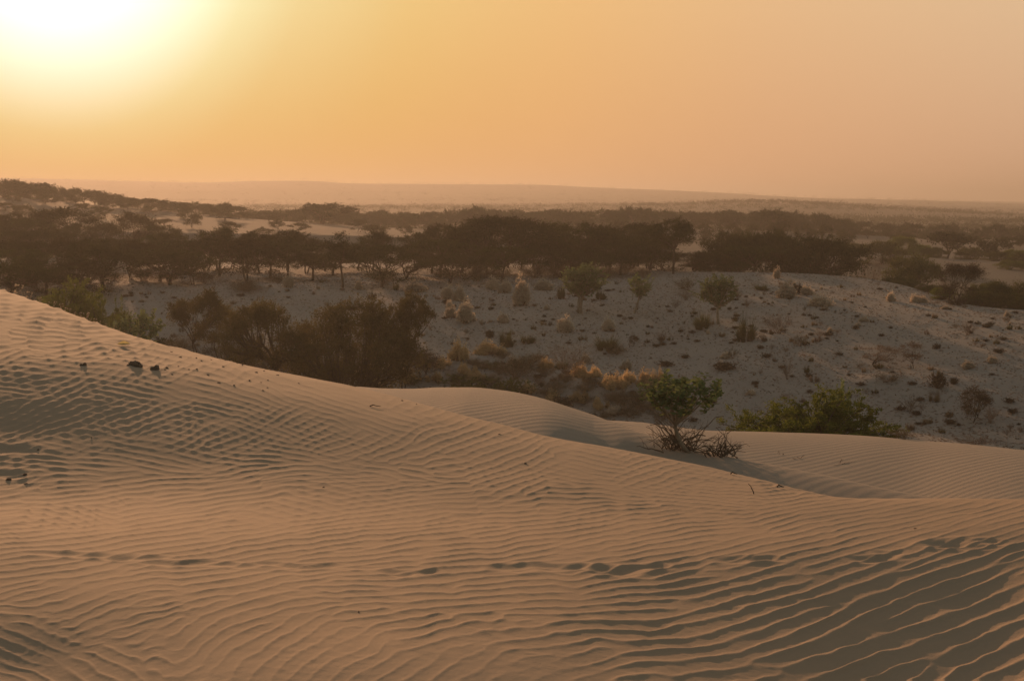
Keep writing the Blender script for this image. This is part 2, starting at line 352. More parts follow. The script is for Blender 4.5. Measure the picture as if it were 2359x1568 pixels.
disp = samp(hgt, vu+wu, vv_+wv)*lamw*.060*inside*(1+.75*np.clip((vu-1300)/600, 0, 1)*np.clip((vv_-1200)/130, 0, 1))*edge + samp(imp, vu, vv_)*.42*inside
disp += inside*(.012*fbm(Xg[sub]/.9, Yg[sub]/.9, 51) + .0012*fbm(Xg[sub]/.05, Yg[sub]/.05, 55, 2))
Zg[sub] = Zg[sub] + disp
# fine ripples in relief on the middle dunes
Zg = Zg + CAMZ
def grid_mesh(name, i0, i1, mat):
    V = np.stack([Xg[i0:i1], Yg[i0:i1], Zg[i0:i1]], -1).reshape(-1, 3)
    n = i1-i0
    a = (np.arange(n-1)[:, None]*NC + np.arange(NC)[None, :])
    b = (np.arange(n-1)[:, None]*NC + (np.arange(NC)[None, :]+1) % NC)
    Fq = np.stack([a, a+NC, b+NC, b], -1).reshape(-1, 4)[:, ::-1]
    return mesh_from(name, V, Fq, 4, smooth=True)
def place(u, v, rmin=0, rmax=1e9):
    """first ground point seen at picture position (u, v)"""
    t, te = ray(u, v); t = float(t); c = int(np.argmin(np.abs(theta-t)))
    r = Rg[:, c]; s = (Zg[:, c]-CAMZ)/r
    m = (r >= rmin) & (r <= rmax)
    idx = np.where(m & (s >= te))[0]
    if len(idx) == 0: idx = np.where(m)[0][-1:]
    k = idx[0]
    rr0 = r[k]
    if k > 0 and s[k-1] < te and m[k-1]:
        f = (te-s[k-1])/(s[k]-s[k-1]+1e-12); rr0 = r[k-1]+(r[k]-r[k-1])*f
    return at(t, rr0)
def at(t, r):
    c = int(np.argmin(np.abs(theta-t)))
    z = float(np.interp(r, Rg[:, c], Zg[:, c]))
    return Vector((r*math.sin(t), r*math.cos(t), z))
def at_ur(u, r, v=700.): return at(float(ray(u, v)[0]), r)
def px(p):
    """picture position of a world point"""
    y = p[1]*ce - (p[2]-CAMZ)*se; up = p[1]*se + (p[2]-CAMZ)*ce
    return CX+FPX*p[0]/y, CY-FPX*up/y
def new_mat(name):
    m = bpy.data.materials.new(name); m.use_nodes = True
    return m, m.node_tree, m.node_tree.nodes['Principled BSDF']
def sand_mat(name, c1, c2, scale_big, speck=0.0, bump=.004, grain=600, wave=0):
    m, t, b = new_mat(name); nd, lk = t.nodes, t.links
    b.inputs['Roughness'].default_value = .92; b.inputs['Specular IOR Level'].default_value = .12
    tcn = nd.new('ShaderNodeTexCoord')
    n1 = nd.new('ShaderNodeTexNoise'); n1.inputs['Scale'].default_value = scale_big; n1.inputs['Detail'].default_value = 5; lk.new(tcn.outputs['Object'], n1.inputs[0])
    mx = nd.new('ShaderNodeMix'); mx.data_type = 'RGBA'; lk.new(n1.outputs[0], mx.inputs[0]); mx.inputs[6].default_value = (*c1, 1); mx.inputs[7].default_value = (*c2, 1)
    n2 = nd.new('ShaderNodeTexNoise'); n2.inputs['Scale'].default_value = grain; n2.inputs['Detail'].default_value = 2; lk.new(tcn.outputs['Object'], n2.inputs[0])
    g = nd.new('ShaderNodeMapRange'); lk.new(n2.outputs[0], g.inputs[0]); g.inputs[1].default_value = .3; g.inputs[2].default_value = .7; g.inputs[3].default_value = .82; g.inputs[4].default_value = 1.15
    mv = nd.new('ShaderNodeVectorMath'); mv.operation = 'SCALE'; lk.new(mx.outputs[2], mv.inputs[0]); lk.new(g.outputs[0], mv.inputs['Scale'])
    last = mv.outputs[0]
    if speck:
        n3 = nd.new('ShaderNodeTexNoise'); n3.inputs['Scale'].default_value = 4.5; n3.inputs['Detail'].default_value = 6; n3.inputs['Roughness'].default_value = .75; lk.new(tcn.outputs['Object'], n3.inputs[0])
        sp = nd.new('ShaderNodeMapRange'); lk.new(n3.outputs[0], sp.inputs[0]); sp.inputs[1].default_value = .58; sp.inputs[2].default_value = .72; sp.inputs[3].default_value = 0; sp.inputs[4].default_value = speck
        mx2 = nd.new('ShaderNodeMix'); mx2.data_type = 'RGBA'; lk.new(sp.outputs[0], mx2.inputs[0]); lk.new(last, mx2.inputs[6]); mx2.inputs[7].default_value = (.13, .10, .075, 1)
        last = mx2.outputs[2]
    lk.new(last, b.inputs['Base Color'])
    bp = nd.new('ShaderNodeBump'); bp.inputs['Strength'].default_value = .8; bp.inputs['Distance'].default_value = bump
    n4 = nd.new('ShaderNodeTexNoise'); n4.inputs['Scale'].default_value = grain*.12; n4.inputs['Detail'].default_value = 8; n4.inputs['Roughness'].default_value = .7; lk.new(tcn.outputs['Object'], n4.inputs[0])
    lk.new(n4.outputs[0], bp.inputs['Height']); lk.new(bp.outputs[0], b.inputs['Normal'])
    if wave:
        mp = nd.new('ShaderNodeMapping'); mp.inputs['Rotation'].default_value = (0, 0, R(-28)); lk.new(tcn.outputs['Object'], mp.inputs[0])
        wv_ = nd.new('ShaderNodeTexWave'); wv_.wave_type = 'BANDS'; wv_.bands_direction = 'Y'; wv_.inputs['Scale'].default_value = wave; wv_.inputs['Distortion'].default_value = 9; wv_.inputs['Detail'].default_value = 2; wv_.inputs['Detail Scale'].default_value = .25
        lk.new(mp.outputs[0], wv_.inputs[0]); bw = nd.new('ShaderNodeBump'); bw.inputs['Strength'].default_value = .38; bw.inputs['Distance'].default_value = .022
        lk.new(wv_.outputs['Fac'], bw.inputs['Height']); lk.new(bp.outputs[0], bw.inputs['Normal']); lk.new(bw.outputs[0], b.inputs['Normal'])
    return m
m_sand = sand_mat('dune_sand', (.375,.28,.192), (.43,.325,.228), .8, bump=.003)
m_plain = sand_mat('plain_sand', (.24,.22,.193), (.35,.317,.275), .12, speck=.85, bump=.10, grain=60)
m_fsand = sand_mat('far_sand_shaded', (.11,.098,.078), (.19,.168,.135), .05, speck=.6, bump=.10, grain=30)  # same sand in a darker tone: shade on the far dunes put into the colour
tag(link('sand_dune', grid_mesh('sand_dune', 0, seg_end['v1b']+1, m_sand), m_sand), kind='structure')
m_slope = sand_mat('slope_sand_shaded', (.34,.285,.225), (.39,.33,.26), .5, bump=.02, grain=200, wave=.9)  # greyer than the near sand: weaker sun on these slopes painted into the colour
tag(link('dune_slope', grid_mesh('dune_slope', seg_end['v1b'], seg_end['v4']+1, m_slope), m_slope), kind='structure')
tag(link('desert_ground', grid_mesh('desert_ground', seg_end['v4'], seg_end['d1']+1, m_plain), m_plain), kind='structure')
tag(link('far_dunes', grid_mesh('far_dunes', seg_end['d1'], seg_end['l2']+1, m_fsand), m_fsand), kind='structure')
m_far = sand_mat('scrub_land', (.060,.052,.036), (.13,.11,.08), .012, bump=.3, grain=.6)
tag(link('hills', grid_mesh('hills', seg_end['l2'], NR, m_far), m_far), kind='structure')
print('terrain', NR, NC, round(time.time()-T0, 1))
# ---------------------------------------------------------------- plants: generators
def leaf_mat(name, c1, c2, trans=.35, tcol=None, scale=1.5):
    m = bpy.data.materials.new(name); m.use_nodes = True; t = m.node_tree; nd, lk = t.nodes, t.links; nd.clear()
    o = nd.new('ShaderNodeOutputMaterial'); d = nd.new('ShaderNodeBsdfDiffuse'); tr = nd.new('ShaderNodeBsdfTranslucent'); mx = nd.new('ShaderNodeMixShader')
    tcn = nd.new('ShaderNodeTexCoord'); n1 = nd.new('ShaderNodeTexNoise'); n1.inputs['Scale'].default_value = scale; n1.inputs['Detail'].default_value = 4
    lk.new(tcn.outputs['Object'], n1.inputs[0])
    g = nd.new('ShaderNodeMapRange'); lk.new(n1.outputs[0], g.inputs[0]); g.inputs[1].default_value = .35; g.inputs[2].default_value = .65
    mc = nd.new('ShaderNodeMix'); mc.data_type = 'RGBA'; lk.new(g.outputs[0], mc.inputs[0]); mc.inputs[6].default_value = (*c1, 1); mc.inputs[7].default_value = (*c2, 1)
    oi = nd.new('ShaderNodeObjectInfo'); r2 = nd.new('ShaderNodeMapRange'); lk.new(oi.outputs['Random'], r2.inputs[0]); r2.inputs[3].default_value = .8; r2.inputs[4].default_value = 1.2
    sc = nd.new('ShaderNodeVectorMath'); sc.operation = 'SCALE'; lk.new(mc.outputs[2], sc.inputs[0]); lk.new(r2.outputs[0], sc.inputs['Scale'])
    lk.new(sc.outputs[0], d.inputs[0])
    if tcol: tr.inputs[0].default_value = (*tcol, 1)
    else: lk.new(sc.outputs[0], tr.inputs[0])
    mx.inputs[0].default_value = trans
    lk.new(d.outputs[0], mx.inputs[1]); lk.new(tr.outputs[0], mx.inputs[2]); lk.new(mx.outputs[0], o.inputs[0])
    return m
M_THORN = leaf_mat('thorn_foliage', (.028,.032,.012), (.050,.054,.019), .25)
M_BARK = leaf_mat('bark', (.060,.045,.032), (.10,.078,.055), 0)
M_PALEBARK = leaf_mat('pale_bark', (.20,.155,.11), (.30,.24,.175), 0, scale=6)
M_GREY = leaf_mat('dead_wood', (.12,.09,.065), (.19,.15,.11), 0, scale=5)
M_BROWN = leaf_mat('brown_foliage', (.072,.062,.024), (.125,.105,.042), .50)
M_GREEN = leaf_mat('green_foliage', (.088,.112,.020), (.14,.16,.034), .48)
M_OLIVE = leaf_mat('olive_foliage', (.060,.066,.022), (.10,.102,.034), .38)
M_BROAD = leaf_mat('broad_leaves', (.115,.150,.062), (.18,.225,.10), .38, scale=8)
M_STRAW = leaf_mat('straw', (.17,.125,.07), (.27,.20,.12), .45, scale=5)
M_GOLD = leaf_mat('golden_plumes', (.48,.34,.17), (.66,.50,.29), .55, scale=6)
M_PALE = leaf_mat('pale_plumes', (.46,.38,.29), (.62,.53,.42), .5, scale=6)
M_DRY = leaf_mat('dry_twigs', (.15,.105,.075), (.23,.17,.125), .25, scale=5)
M_DARK = leaf_mat('dark_clump', (.060,.045,.030), (.10,.075,.05), .2, scale=5)
class Geo:
    def __init__(s): s.V = []; s.F = []; s.n = 0
    def add(s, V, F): s.V.append(V); s.F.append(F+s.n); s.n += len(V)
    def tube(s, P, rad, k=4):
        P = np.asarray(P, float); n = len(P); rad = np.broadcast_to(rad, (n,))
        T = np.gradient(P, axis=0); T /= np.linalg.norm(T, axis=1)[:, None]+1e-9
        ref = np.array([0.3, .2, 1.0]) if abs(T[0][2]) < .8 else np.array([1.0, .1, .2])
        A = np.cross(T, ref); A /= np.linalg.norm(A, axis=1)[:, None]+1e-9; B = np.cross(T, A)
        a = np.arange(k)*2*math.pi/k
        V = P[:, None]+rad[:, None, None]*(A[:, None]*np.cos(a)[None, :, None] + B[:, None]*np.sin(a)[None, :, None])
        i = np.arange(n-1)[:, None]*k; j = np.arange(k)[None]
        F = np.stack([i+j, i+(j+1) % k, i+k+(j+1) % k, i+k+j], -1).reshape(-1, 4)
        s.add(V.reshape(-1, 3), F)
    def leaves(s, C, size, g, elong=1.6, up=.0, D=None):
        """diamond leaves at C (n,3); D optional long-axis directions"""
        n = len(C)
        if D is None: D = g.standard_normal((n, 3))
        D = D/(np.linalg.norm(D, axis=1)[:, None]+1e-9)
        Q = g.standard_normal((n, 3)); Q[:, 2] += up
        W = np.cross(D, Q); W /= np.linalg.norm(W, axis=1)[:, None]+1e-9
        sz = size*g.uniform(.6, 1.4, n)[:, None]
        a = D*sz*elong*.5; b = W*sz*.5
        V = np.stack([C-a, C+b, C+a, C-b], 1).reshape(-1, 3)
        s.add(V, np.arange(n*4).reshape(-1, 4))
    def blades(s, P0, P1, P2, w, g):
        """curved tapering blades from P0 through P1 to P2"""
        n = len(P0); Q = g.standard_normal((n, 3)); Q[:, 2] *= .2
        W = np.cross(P2-P0, Q); W /= np.linalg.norm(W, axis=1)[:, None]+1e-9
        w = np.broadcast_to(w, (n,))[:, None]
        V = np.stack([P0-W*w*.5, P0+W*w*.5, P1+W*w*.4, P1-W*w*.4, P2+W*w*.12, P2-W*w*.12], 1).reshape(-1, 3)
        b = np.arange(n)[:, None]*6
        F = np.concatenate([b+np.array([0,1,2,3]), b+np.array([3,2,4,5])])
        s.add(V, F)
    def mesh(s, name):
        return mesh_from(name, np.concatenate(s.V), np.concatenate(s.F), 4)
def bez(a, c, b, n=6):
    t = np.linspace(0, 1, n)[:, None]; return (1-t)**2*a + 2*t*(1-t)*c + t*t*b
def sph(g, n):
    v = g.standard_normal((n, 3)); return v/np.linalg.norm(v, axis=1)[:, None]
def make(parts):
    """parts: list of (part name, Geo, material) -> prototype description"""
    out = []
    for nm, geo, mat in parts:
        me = geo.mesh(nm); me.materials.append(mat); out.append((nm, me))
    H = float(np.percentile(np.concatenate([np.concatenate(geo.V)[:, 2] for _, geo, _ in parts]), 99.2))
    X = np.concatenate([np.concatenate(geo.V)[:, 0] for _, geo, _ in parts])
    return dict(parts=out, H=H, W=float(np.percentile(X, 99)-np.percentile(X, 1)))
def thorn(seed, H=6., Rr=3.3, fork=.28, npad=26, flat=.25, lean=.10, nleaf=7000, ls=.085, stems=1, low=.42, thick=.26, tr=.13, mat=None, twig=9, bark=None, prs=.30):
    g = np.random.default_rng(seed); T = Geo(); C = Geo()
    rho = np.sqrt(g.uniform(0, 1, npad))*Rr; ph = g.uniform(0, 2*math.pi, npad)
    top = H*(1-flat*(rho/Rr)**2)
    lowp = g.uniform(0, 1, npad) < .42
    z = np.where(lowp, top*g.uniform(low, .85, npad), top*g.uniform(.86, .97, npad))
    rho = np.where(lowp, rho*.9, rho)
    P = np.stack([rho*np.cos(ph)+lean*z, rho*np.sin(ph), z], 1)
    base = np.stack([g.normal(0, .12*(stems > 1), stems), g.normal(0, .12*(stems > 1), stems), np.zeros(stems)], 1)
    forks = base + np.stack([g.normal(lean*H*fork, .05+.25*(stems > 1), stems), g.normal(0, .1+.2*(stems > 1), stems), H*fork*g.uniform(.8, 1.2, stems)], 1)
    for b, f in zip(base, forks):
        b = b-np.array([0, 0, .12*H*.3])
        c = (b+f)/2+np.array([g.normal(0, .12), g.normal(0, .12), 0])
        T.tube(bez(b, c, f, 7), np.linspace(tr*1.25, tr*.8, 7)/(1 if stems == 1 else 1.4), 6)
    ng = max(4, npad//5); grp = (np.argsort(np.argsort(ph)) * ng//npad)
    for q in range(ng):
        idx = np.where(grp == q)[0]
        if len(idx) == 0: continue
        cen = P[idx].mean(0); f = forks[g.integers(stems)]
        hub = f+(cen-f)*.55 + np.array([0, 0, -.02*H])
        c = f+np.array([(hub-f)[0]*.35, (hub-f)[1]*.35, (hub-f)[2]*.62])+g.normal(0, .08, 3)
        T.tube(bez(f, c, hub, 6), np.linspace(tr*.7, tr*.4, 6), 5)
        for i in idx:
            e = P[i]; c2 = hub+(e-hub)*.5+np.array([0, 0, -.06*H])+g.normal(0, .12, 3)
            T.tube(bez(hub, c2, e, 6), np.linspace(tr*.36, tr*.1, 6), 4)
    pr = Rr*prs*g.uniform(.6, 1.35, npad); per = np.maximum(20, (nleaf*pr**2/np.sum(pr**2)).astype(int))
    for i in range(npad):
        n = per[i]; v = g.standard_normal((n, 3))*np.array([pr[i]*.62, pr[i]*.62, pr[i]*thick])
        v[:, 2] += .10*v[:, 0]-.12*(v[:, 0]**2+v[:, 1]**2)/pr[i]
        C.leaves(P[i]+v, ls, g, up=1.0)
        tw = twig; a = g.uniform(0, 2*math.pi, tw); el = g.uniform(.05, .9, tw)
        D = np.stack([np.cos(a), np.sin(a), el], 1); D /= np.linalg.norm(D, axis=1)[:, None]; Lw = pr[i]*g.uniform(.8, 1.55, tw)[:, None]
        e = P[i]+D*Lw; C.blades(np.repeat(P[i][None], tw, 0), P[i]+D*Lw*.5+np.array([0, 0, .04]), e, ls*.35, g)
        tt = g.uniform(.45, 1.0, (tw, 14, 1)); LP = (P[i]+D[:, None]*Lw[:, None]*tt).reshape(-1, 3)+g.normal(0, ls*.55, (tw*14, 3))
        C.leaves(LP, ls*.8, g)
    return make([('trunk', T, bark or M_BARK), ('crown', C, mat or M_THORN)])
def mesquite(seed, H=2.2, Rr=2.6, stems=26, nleaf=14000, ls=.035, mat=None, droop=.35):
    g = np.random.default_rng(seed); T = Geo(); C = Geo()
    per = nleaf//(stems*7)
    for i in range(stems):
        a = g.uniform(0, 2*math.pi); rad = Rr*math.sqrt(g.uniform(.03, 1)); hh = H*(1-.55*(rad/Rr)**1.6)*g.uniform(.75, 1.05)
        b = np.array([g.normal(0, .14), g.normal(0, .14), -.1]); e = np.array([rad*math.cos(a), rad*math.sin(a), hh])
        c = b+np.array([e[0]*.25, e[1]*.25, hh*.75]); pts = bez(b, c, e, 9); T.tube(pts, np.linspace(.035, .008, 9), 4)
        for k in range(7):
            t = g.uniform(.35, 1.0); p = (1-t)**2*b+2*t*(1-t)*c+t*t*e
            d = np.array([e[0]-b[0], e[1]-b[1], .2])*.35/Rr+g.normal(0, .28, 3); d /= np.linalg.norm(d)+1e-9
            Ls = g.uniform(.35, .75)*Rr*.32
            q = p+d*Ls+np.array([0, 0, -droop*Ls*.4]); m = (p+q)/2+np.array([0, 0, Ls*.18])
            C.blades(p[None], m[None], q[None], .012, g)
            tt = g.uniform(.05, 1.05, per)[:, None]; LP = (1-tt)**2*p+2*tt*(1-tt)*m+tt*tt*q
            LP = LP+g.normal(0, 1, (per, 3))*np.array([.075, .075, .045])*(Ls*1.4)
            C.leaves(LP, ls, g, elong=2.2, up=.6)
    return make([('stems', T, M_BARK), ('foliage', C, mat or M_GREEN)])
def calotropis(seed, H=3.3, Rr=1.35, fork=.38, stems=1, nbr=22, ls=.16, pairs=9, lean=.05, ball=.8, zc=(.70,.22)):
    g = np.random.default_rng(seed); T = Geo(); C = Geo()
    forks = []
    for s_ in range(stems):
        b = np.array([g.normal(0, .05*stems), g.normal(0, .05*stems), -.15]); f = np.array([lean*H+g.normal(0, .12)+(s_-(stems-1)/2)*.5*Rr*.6, g.normal(0, .15), H*fork*g.uniform(.85, 1.1)])
        c = (b+f)/2+np.array([g.normal(-.12, .12), g.normal(0, .1), -.1]); T.tube(bez(b, c, f, 8), np.linspace(.10, .06, 8)*H/3.3, 6); forks.append(f)
    for i in range(nbr):
        d = sph(g, 1)[0]; rr = g.uniform(.10, 1)**.45
        e = np.array([lean*H+d[0]*Rr*rr, d[1]*Rr*rr, H*zc[0]+d[2]*H*zc[1]*rr+(.10*H if i % 17 == 0 else 0)])
        f = forks[g.integers(stems)]; c = f+(e-f)*.45+np.array([0, 0, -.05*H])
        if i % 3 == 0: T.tube(bez(f, c, e, 7), np.linspace(.034, .014, 7)*H/3.3, 5)
        sh = np.array([(e-f)[0]*.35, (e-f)[1]*.35, g.uniform(.3, .9)])+g.normal(0, .25, 3); sh *= g.uniform(.10, .19)*H/np.linalg.norm(sh)
        T.tube(np.array([e-sh*.6, e+sh*.4, e+sh]), np.array([.012, .010, .006])*H/3.3, 4)
        for k in range(pairs):
            t = (k+.5)/pairs; p = e-sh*.5+sh*1.5*t; aa = k*1.57+g.uniform(-.3, .3)
            for sg in (1, -1):
                o = np.array([math.cos(aa)*sg, math.sin(aa)*sg, g.uniform(.1, .9)]); o /= np.linalg.norm(o)
                L_ = ls*g.uniform(.75, 1.3)*(1-.3*t); W_ = np.cross(o, sh/np.linalg.norm(sh)+g.normal(0, .45, 3)); W_ /= np.linalg.norm(W_)
                c0 = p; w = L_*.36; up = np.cross(W_, o)*L_*.06
                V = np.array([c0, c0+o*L_*.25+W_*w*.85, c0+o*L_*.65+W_*w-up, c0+o*L_-up*2, c0+o*L_*.65-W_*w-up, c0+o*L_*.25-W_*w*.85])
                C.add(V, np.array([[0, 1, 2, 3], [0, 3, 4, 5]]))
    return make([('trunk', T, M_PALEBARK), ('foliage', C, M_BROAD)])
def tuft(seed, n=900, H=.7, Rr=.45, w=.008, bend=.5, mat=None, plume=0, pmat=None, round_=0.0, name='blades'):
    g = np.random.default_rng(seed); C = Geo(); m = 7
    ca = g.uniform(0, 2*math.pi, m); cq = np.sqrt(g.uniform(0.05, 1, m))*Rr*.95; cc = np.stack([cq*np.cos(ca), cq*np.sin(ca)], 1)*np.array([1.15, 1]); ch = g.uniform(.30, 1, m)*(1-.25*round_*(cq/Rr)**2); ch[0] = 1; cc[0] *= .4
    k_ = g.integers(0, m, n); a = g.uniform(0, 2*math.pi, n); q = np.sqrt(g.uniform(0, 1, n)); sr = Rr*.36*g.uniform(.4, 1.5, m)[k_]
    b0 = np.stack([cc[k_, 0]*.75+q*sr*.3*np.cos(a), cc[k_, 1]*.75+q*sr*.3*np.sin(a), np.full(n, -.05*H)], 1)
    h = H*ch[k_]*g.uniform(.45, 1.0, n)*(1-.40*q**2); a2 = a+g.normal(0, .5, n)
    h = h*np.where(g.uniform(0, 1, n) < .12, 1.5, 1)
    top = np.stack([cc[k_, 0]+q*sr*np.cos(a2), cc[k_, 1]+q*sr*np.sin(a2), h], 1)+g.normal(0, .07*H, (n, 3)); top[:, 2] = np.maximum(top[:, 2], .03)
    mid = b0*.35+top*.65; mid[:, 2] = np.maximum(top[:, 2], .05)*(.5+.25*bend); mid[:, :2] = b0[:, :2]+(top[:, :2]-b0[:, :2])*.42
    C.blades(b0, mid, top, w, g)
    parts = [(name, C, mat or M_STRAW)]
    if plume:
        Pm = Geo(); idx = g.integers(0, n, plume); LP = top[idx]+g.normal(0, .06*H, (plume, 3))-np.array([0, 0, .08*H])*g.uniform(0, 1, (plume, 1))
        Pm.leaves(LP, .035*H/.7, g, elong=2.0, D=g.standard_normal((plume, 3))+np.array([0, 0, 1.2])); parts.append(('plumes', Pm, pmat or M_GOLD))
    return make(parts)
def shrub(seed, H=1., Rr=.8, stems=24, sub=7, w=.006, leaf=0, ls=.02, mat=None, lmat=None, spread=1., flat=.4, mid=.62):
    """twiggy dry shrub: stems fork twice into fine twigs"""
    g = np.random.default_rng(seed); T = Geo(); tips = []
    P0, P1, P2, ww = [], [], [], []
    for i in range(stems):
        a = g.uniform(0, 2*math.pi); q = math.sqrt(g.uniform(.02, 1)); e = np.array([q*Rr*math.cos(a), q*Rr*math.sin(a), H*(1-flat*q*q)*g.uniform(.6, .9)])
        b = np.array([g.normal(0, .05*Rr), g.normal(0, .05*Rr), -.05]); c = b+np.array([e[0]*.35, e[1]*.35, e[2]*mid])
        P0.append(b); P1.append(c); P2.append(e); ww.append(w*2.2)
        for k in range(sub):
            t = g.uniform(.35, 1); p = (1-t)**2*b+2*t*(1-t)*c+t*t*e
            d = (e-b)/np.linalg.norm(e-b)+g.normal(0, .55, 3); d[2] += .15; L_ = H*g.uniform(.15, .38)*spread; r_ = p+d/np.linalg.norm(d)*L_
            P0.append(p); P1.append((p+r_)/2+g.normal(0, .03*H, 3)); P2.append(r_); ww.append(w*1.2)
            for m_ in range(4):
                t2 = g.uniform(.3, 1); p2 = p+(r_-p)*t2; d2 = (r_-p)/L_+g.normal(0, .7, 3); r2_ = p2+d2/np.linalg.norm(d2)*L_*g.uniform(.25, .5)
                P0.append(p2); P1.append((p2+r2_)/2); P2.append(r2_); ww.append(w*.7); tips.append(r2_)
    T.blades(np.array(P0), np.array(P1), np.array(P2), np.array(ww), g)
    T.blades(np.array(P0), np.array(P1), np.array(P2), np.array(ww), g)
    parts = [('stems', T, mat or M_DRY)]
    if leaf:
        C = Geo(); tips = np.array(tips); idx = g.integers(0, len(tips), leaf); LP = tips[idx]+g.normal(0, .045*H, (leaf, 3)); C.leaves(LP, ls, g, elong=1.8); parts.append(('foliage', C, lmat or M_BROWN))
    return make(parts)
def deadwood(seed, Rr=1.9, H=1.0, n=60):
    g = np.random.default_rng(seed); T = Geo()
    for i in range(n):
        a = g.uniform(-.5, math.pi*2-.5); sx = 1 if math.cos(a) > 0 else -1
        b = np.array([g.normal(0, .45)*Rr*.6, g.normal(0, .2), g.uniform(-.06, .06)]); L_ = g.uniform(.4, 1)*Rr*.9
        e = b+np.array([math.cos(a)*L_, math.sin(a)*L_*.5, g.uniform(.15, .9)*H*g.uniform(.3, 1)]); c = (b+e)/2+np.array([0, 0, g.uniform(0, .35)*H])+g.normal(0, .07, 3)
        pts = bez(b, c, e, 8); pts[1:-1] += g.normal(0, .018, (6, 3)); r0 = g.choice([.014, .02, .035], p=[.55, .35, .10]); T.tube(pts, np.linspace(r0, r0*.3, 8), 5)
        for k in range(g.integers(1, 5)):
            t = g.uniform(.35, .9); p = pts[int(t*7)]; d = (e-b)/np.linalg.norm(e-b)+g.normal(0, .5, 3)+np.array([0, 0, .3]); q = p+d/np.linalg.norm(d)*g.uniform(.15, .5)*Rr*.5
            T.tube(bez(p, (p+q)/2+g.normal(0, .05, 3), q, 5), np.linspace(r0*.4, r0*.15, 5), 4)
    return make([('branches', T, M_GREY)])
# ---------------------------------------------------------------- placing
LIST = []                                              # every placed thing: (object, u, v_mid, class)
def spawn(name, P, loc, s, rz, label=None, cat=None, group=None, cls=None, wide=1.0):
    if len(P['parts']) == 1:
        o = bpy.data.objects.new(name, P['parts'][0][1]); col.objects.link(o)
    else:
        o = bpy.data.objects.new(name, None); col.objects.link(o); o.empty_display_size = .2
        for nm, me in P['parts']:
            c = bpy.data.objects.new(nm, me); col.objects.link(c); c.parent = o
    o.location = loc; o.scale = (s*wide, s*wide, s); o.rotation_euler = (0, 0, rz)
    tag(o, label, cat, group)
    a, b = px(loc); _, tp = px((loc[0], loc[1], loc[2]+s*P['H']))
    LIST.append((o, a, b, tp, cls, name)); return o
def put(name, P, u, v, hpx, rz=0., sink=.02, rmin=0, rmax=1e9, wpx=None, **k):
    """base seen at (u, v), hpx tall in the picture"""
    p = place(u, v, rmin, rmax); d = math.hypot(p.x, p.y); s = hpx*d/FPX/P['H']; p.z -= sink*s*P['H']
    wide = 1.0 if wpx is None else (wpx*d/FPX/P['W'])/s
    return spawn(name, P, p, s, rz, wide=wide, **k)
def put_r(name, P, u, vtop, r, rz=0., wpx=None, **k):
    """standing at distance r, its top reaching vtop in the picture"""
    t, _ = ray(u, vtop); p = at(float(t), r); ht = CAMZ + r*float(ray(u, vtop)[1]) - p.z
    s = max(ht, .04)/P['H']; p.z -= .01*ht
    wide = 1.0 if wpx is None else (wpx*r/FPX/P['W'])/s
    return spawn(name, P, p, s, rz, wide=wide, **k)
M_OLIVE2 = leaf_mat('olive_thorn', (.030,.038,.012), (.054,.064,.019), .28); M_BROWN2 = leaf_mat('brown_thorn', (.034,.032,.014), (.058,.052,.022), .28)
# ---------------------------------------------------------------- plants: prototypes
g0 = np.random.default_rng(99)
TH_N = [thorn(100+i, H=6, Rr=[3.2,3.6,2.9,3.9,3.3,3.0,4.0,3.4][i], fork=[.30,.22,.36,.18,.28,.34,.2,.26][i], npad=[34,40,30,44,36,32,46,38][i], flat=[.22,.30,.18,.34,.25,.2,.3,.28][i],
        lean=[.06,.12,.04,.14,.10,.08,.12,.02][i], nleaf=[8500,10000,7500,11000,8500,7500,12000,9500][i], stems=[1,2,1,3,1,1,3,2][i], low=[.40,.25,.46,.15,.34,.42,.15,.28][i], ls=.085, prs=.235, mat=[M_THORN,M_OLIVE2,M_THORN,M_BROWN2][i % 4]) for i in range(8)]
TH_F = [thorn(200+i, H=5, Rr=3.0+.4*(i % 3), fork=.22, npad=15, flat=.34, lean=.05, nleaf=2600, ls=.19, stems=1+(i % 2), low=.30, tr=.15, twig=4) for i in range(6)]
TH_T = [thorn(220+i, H=5, Rr=3.6+.5*i, fork=.15, npad=10, flat=.35, lean=.03, nleaf=500, ls=.34, stems=1, low=.25, tr=.15, twig=2) for i in range(3)]
UMB = thorn(300, H=6, Rr=2.75, fork=.42, npad=34, flat=.20, lean=.03, nleaf=10500, low=.58, ls=.085, thick=.2)
WIND = thorn(301, H=6, Rr=4.3, fork=.22, npad=64, flat=.28, lean=.22, nleaf=20000, ls=.085, stems=2, low=.25, prs=.2)
SPRD = thorn(302, H=4.6, Rr=3.9, fork=.2, npad=64, flat=.2, lean=.16, nleaf=21000, ls=.085, stems=4, low=.3, thick=.22, prs=.2)
BARE = thorn(303, H=6, Rr=2.6, fork=.40, npad=22, flat=.15, lean=.08, nleaf=900, low=.6, ls=.06, twig=22)
SLIM = thorn(304, H=6, Rr=2.3, fork=.45, npad=16, flat=.25, lean=-.05, nleaf=4500, low=.62)
MQ = [mesquite(400+i, mat=[M_GREEN, M_OLIVE, M_GREEN][i], nleaf=[46000, 20000, 14000][i], H=[2.2, 2.4, 1.8][i], Rr=[2.9, 2.4, 2.6][i], stems=[70, 30, 28][i]) for i in range(3)]
BUSH = [thorn(320+i, H=3.0, Rr=2.4+.3*i, fork=.08, npad=40, flat=.5, lean=.03, nleaf=13000, ls=.075, stems=4, low=.08, tr=.06, mat=[M_OLIVE, M_GREEN][i], thick=.4, twig=9, prs=.2) for i in range(2)]
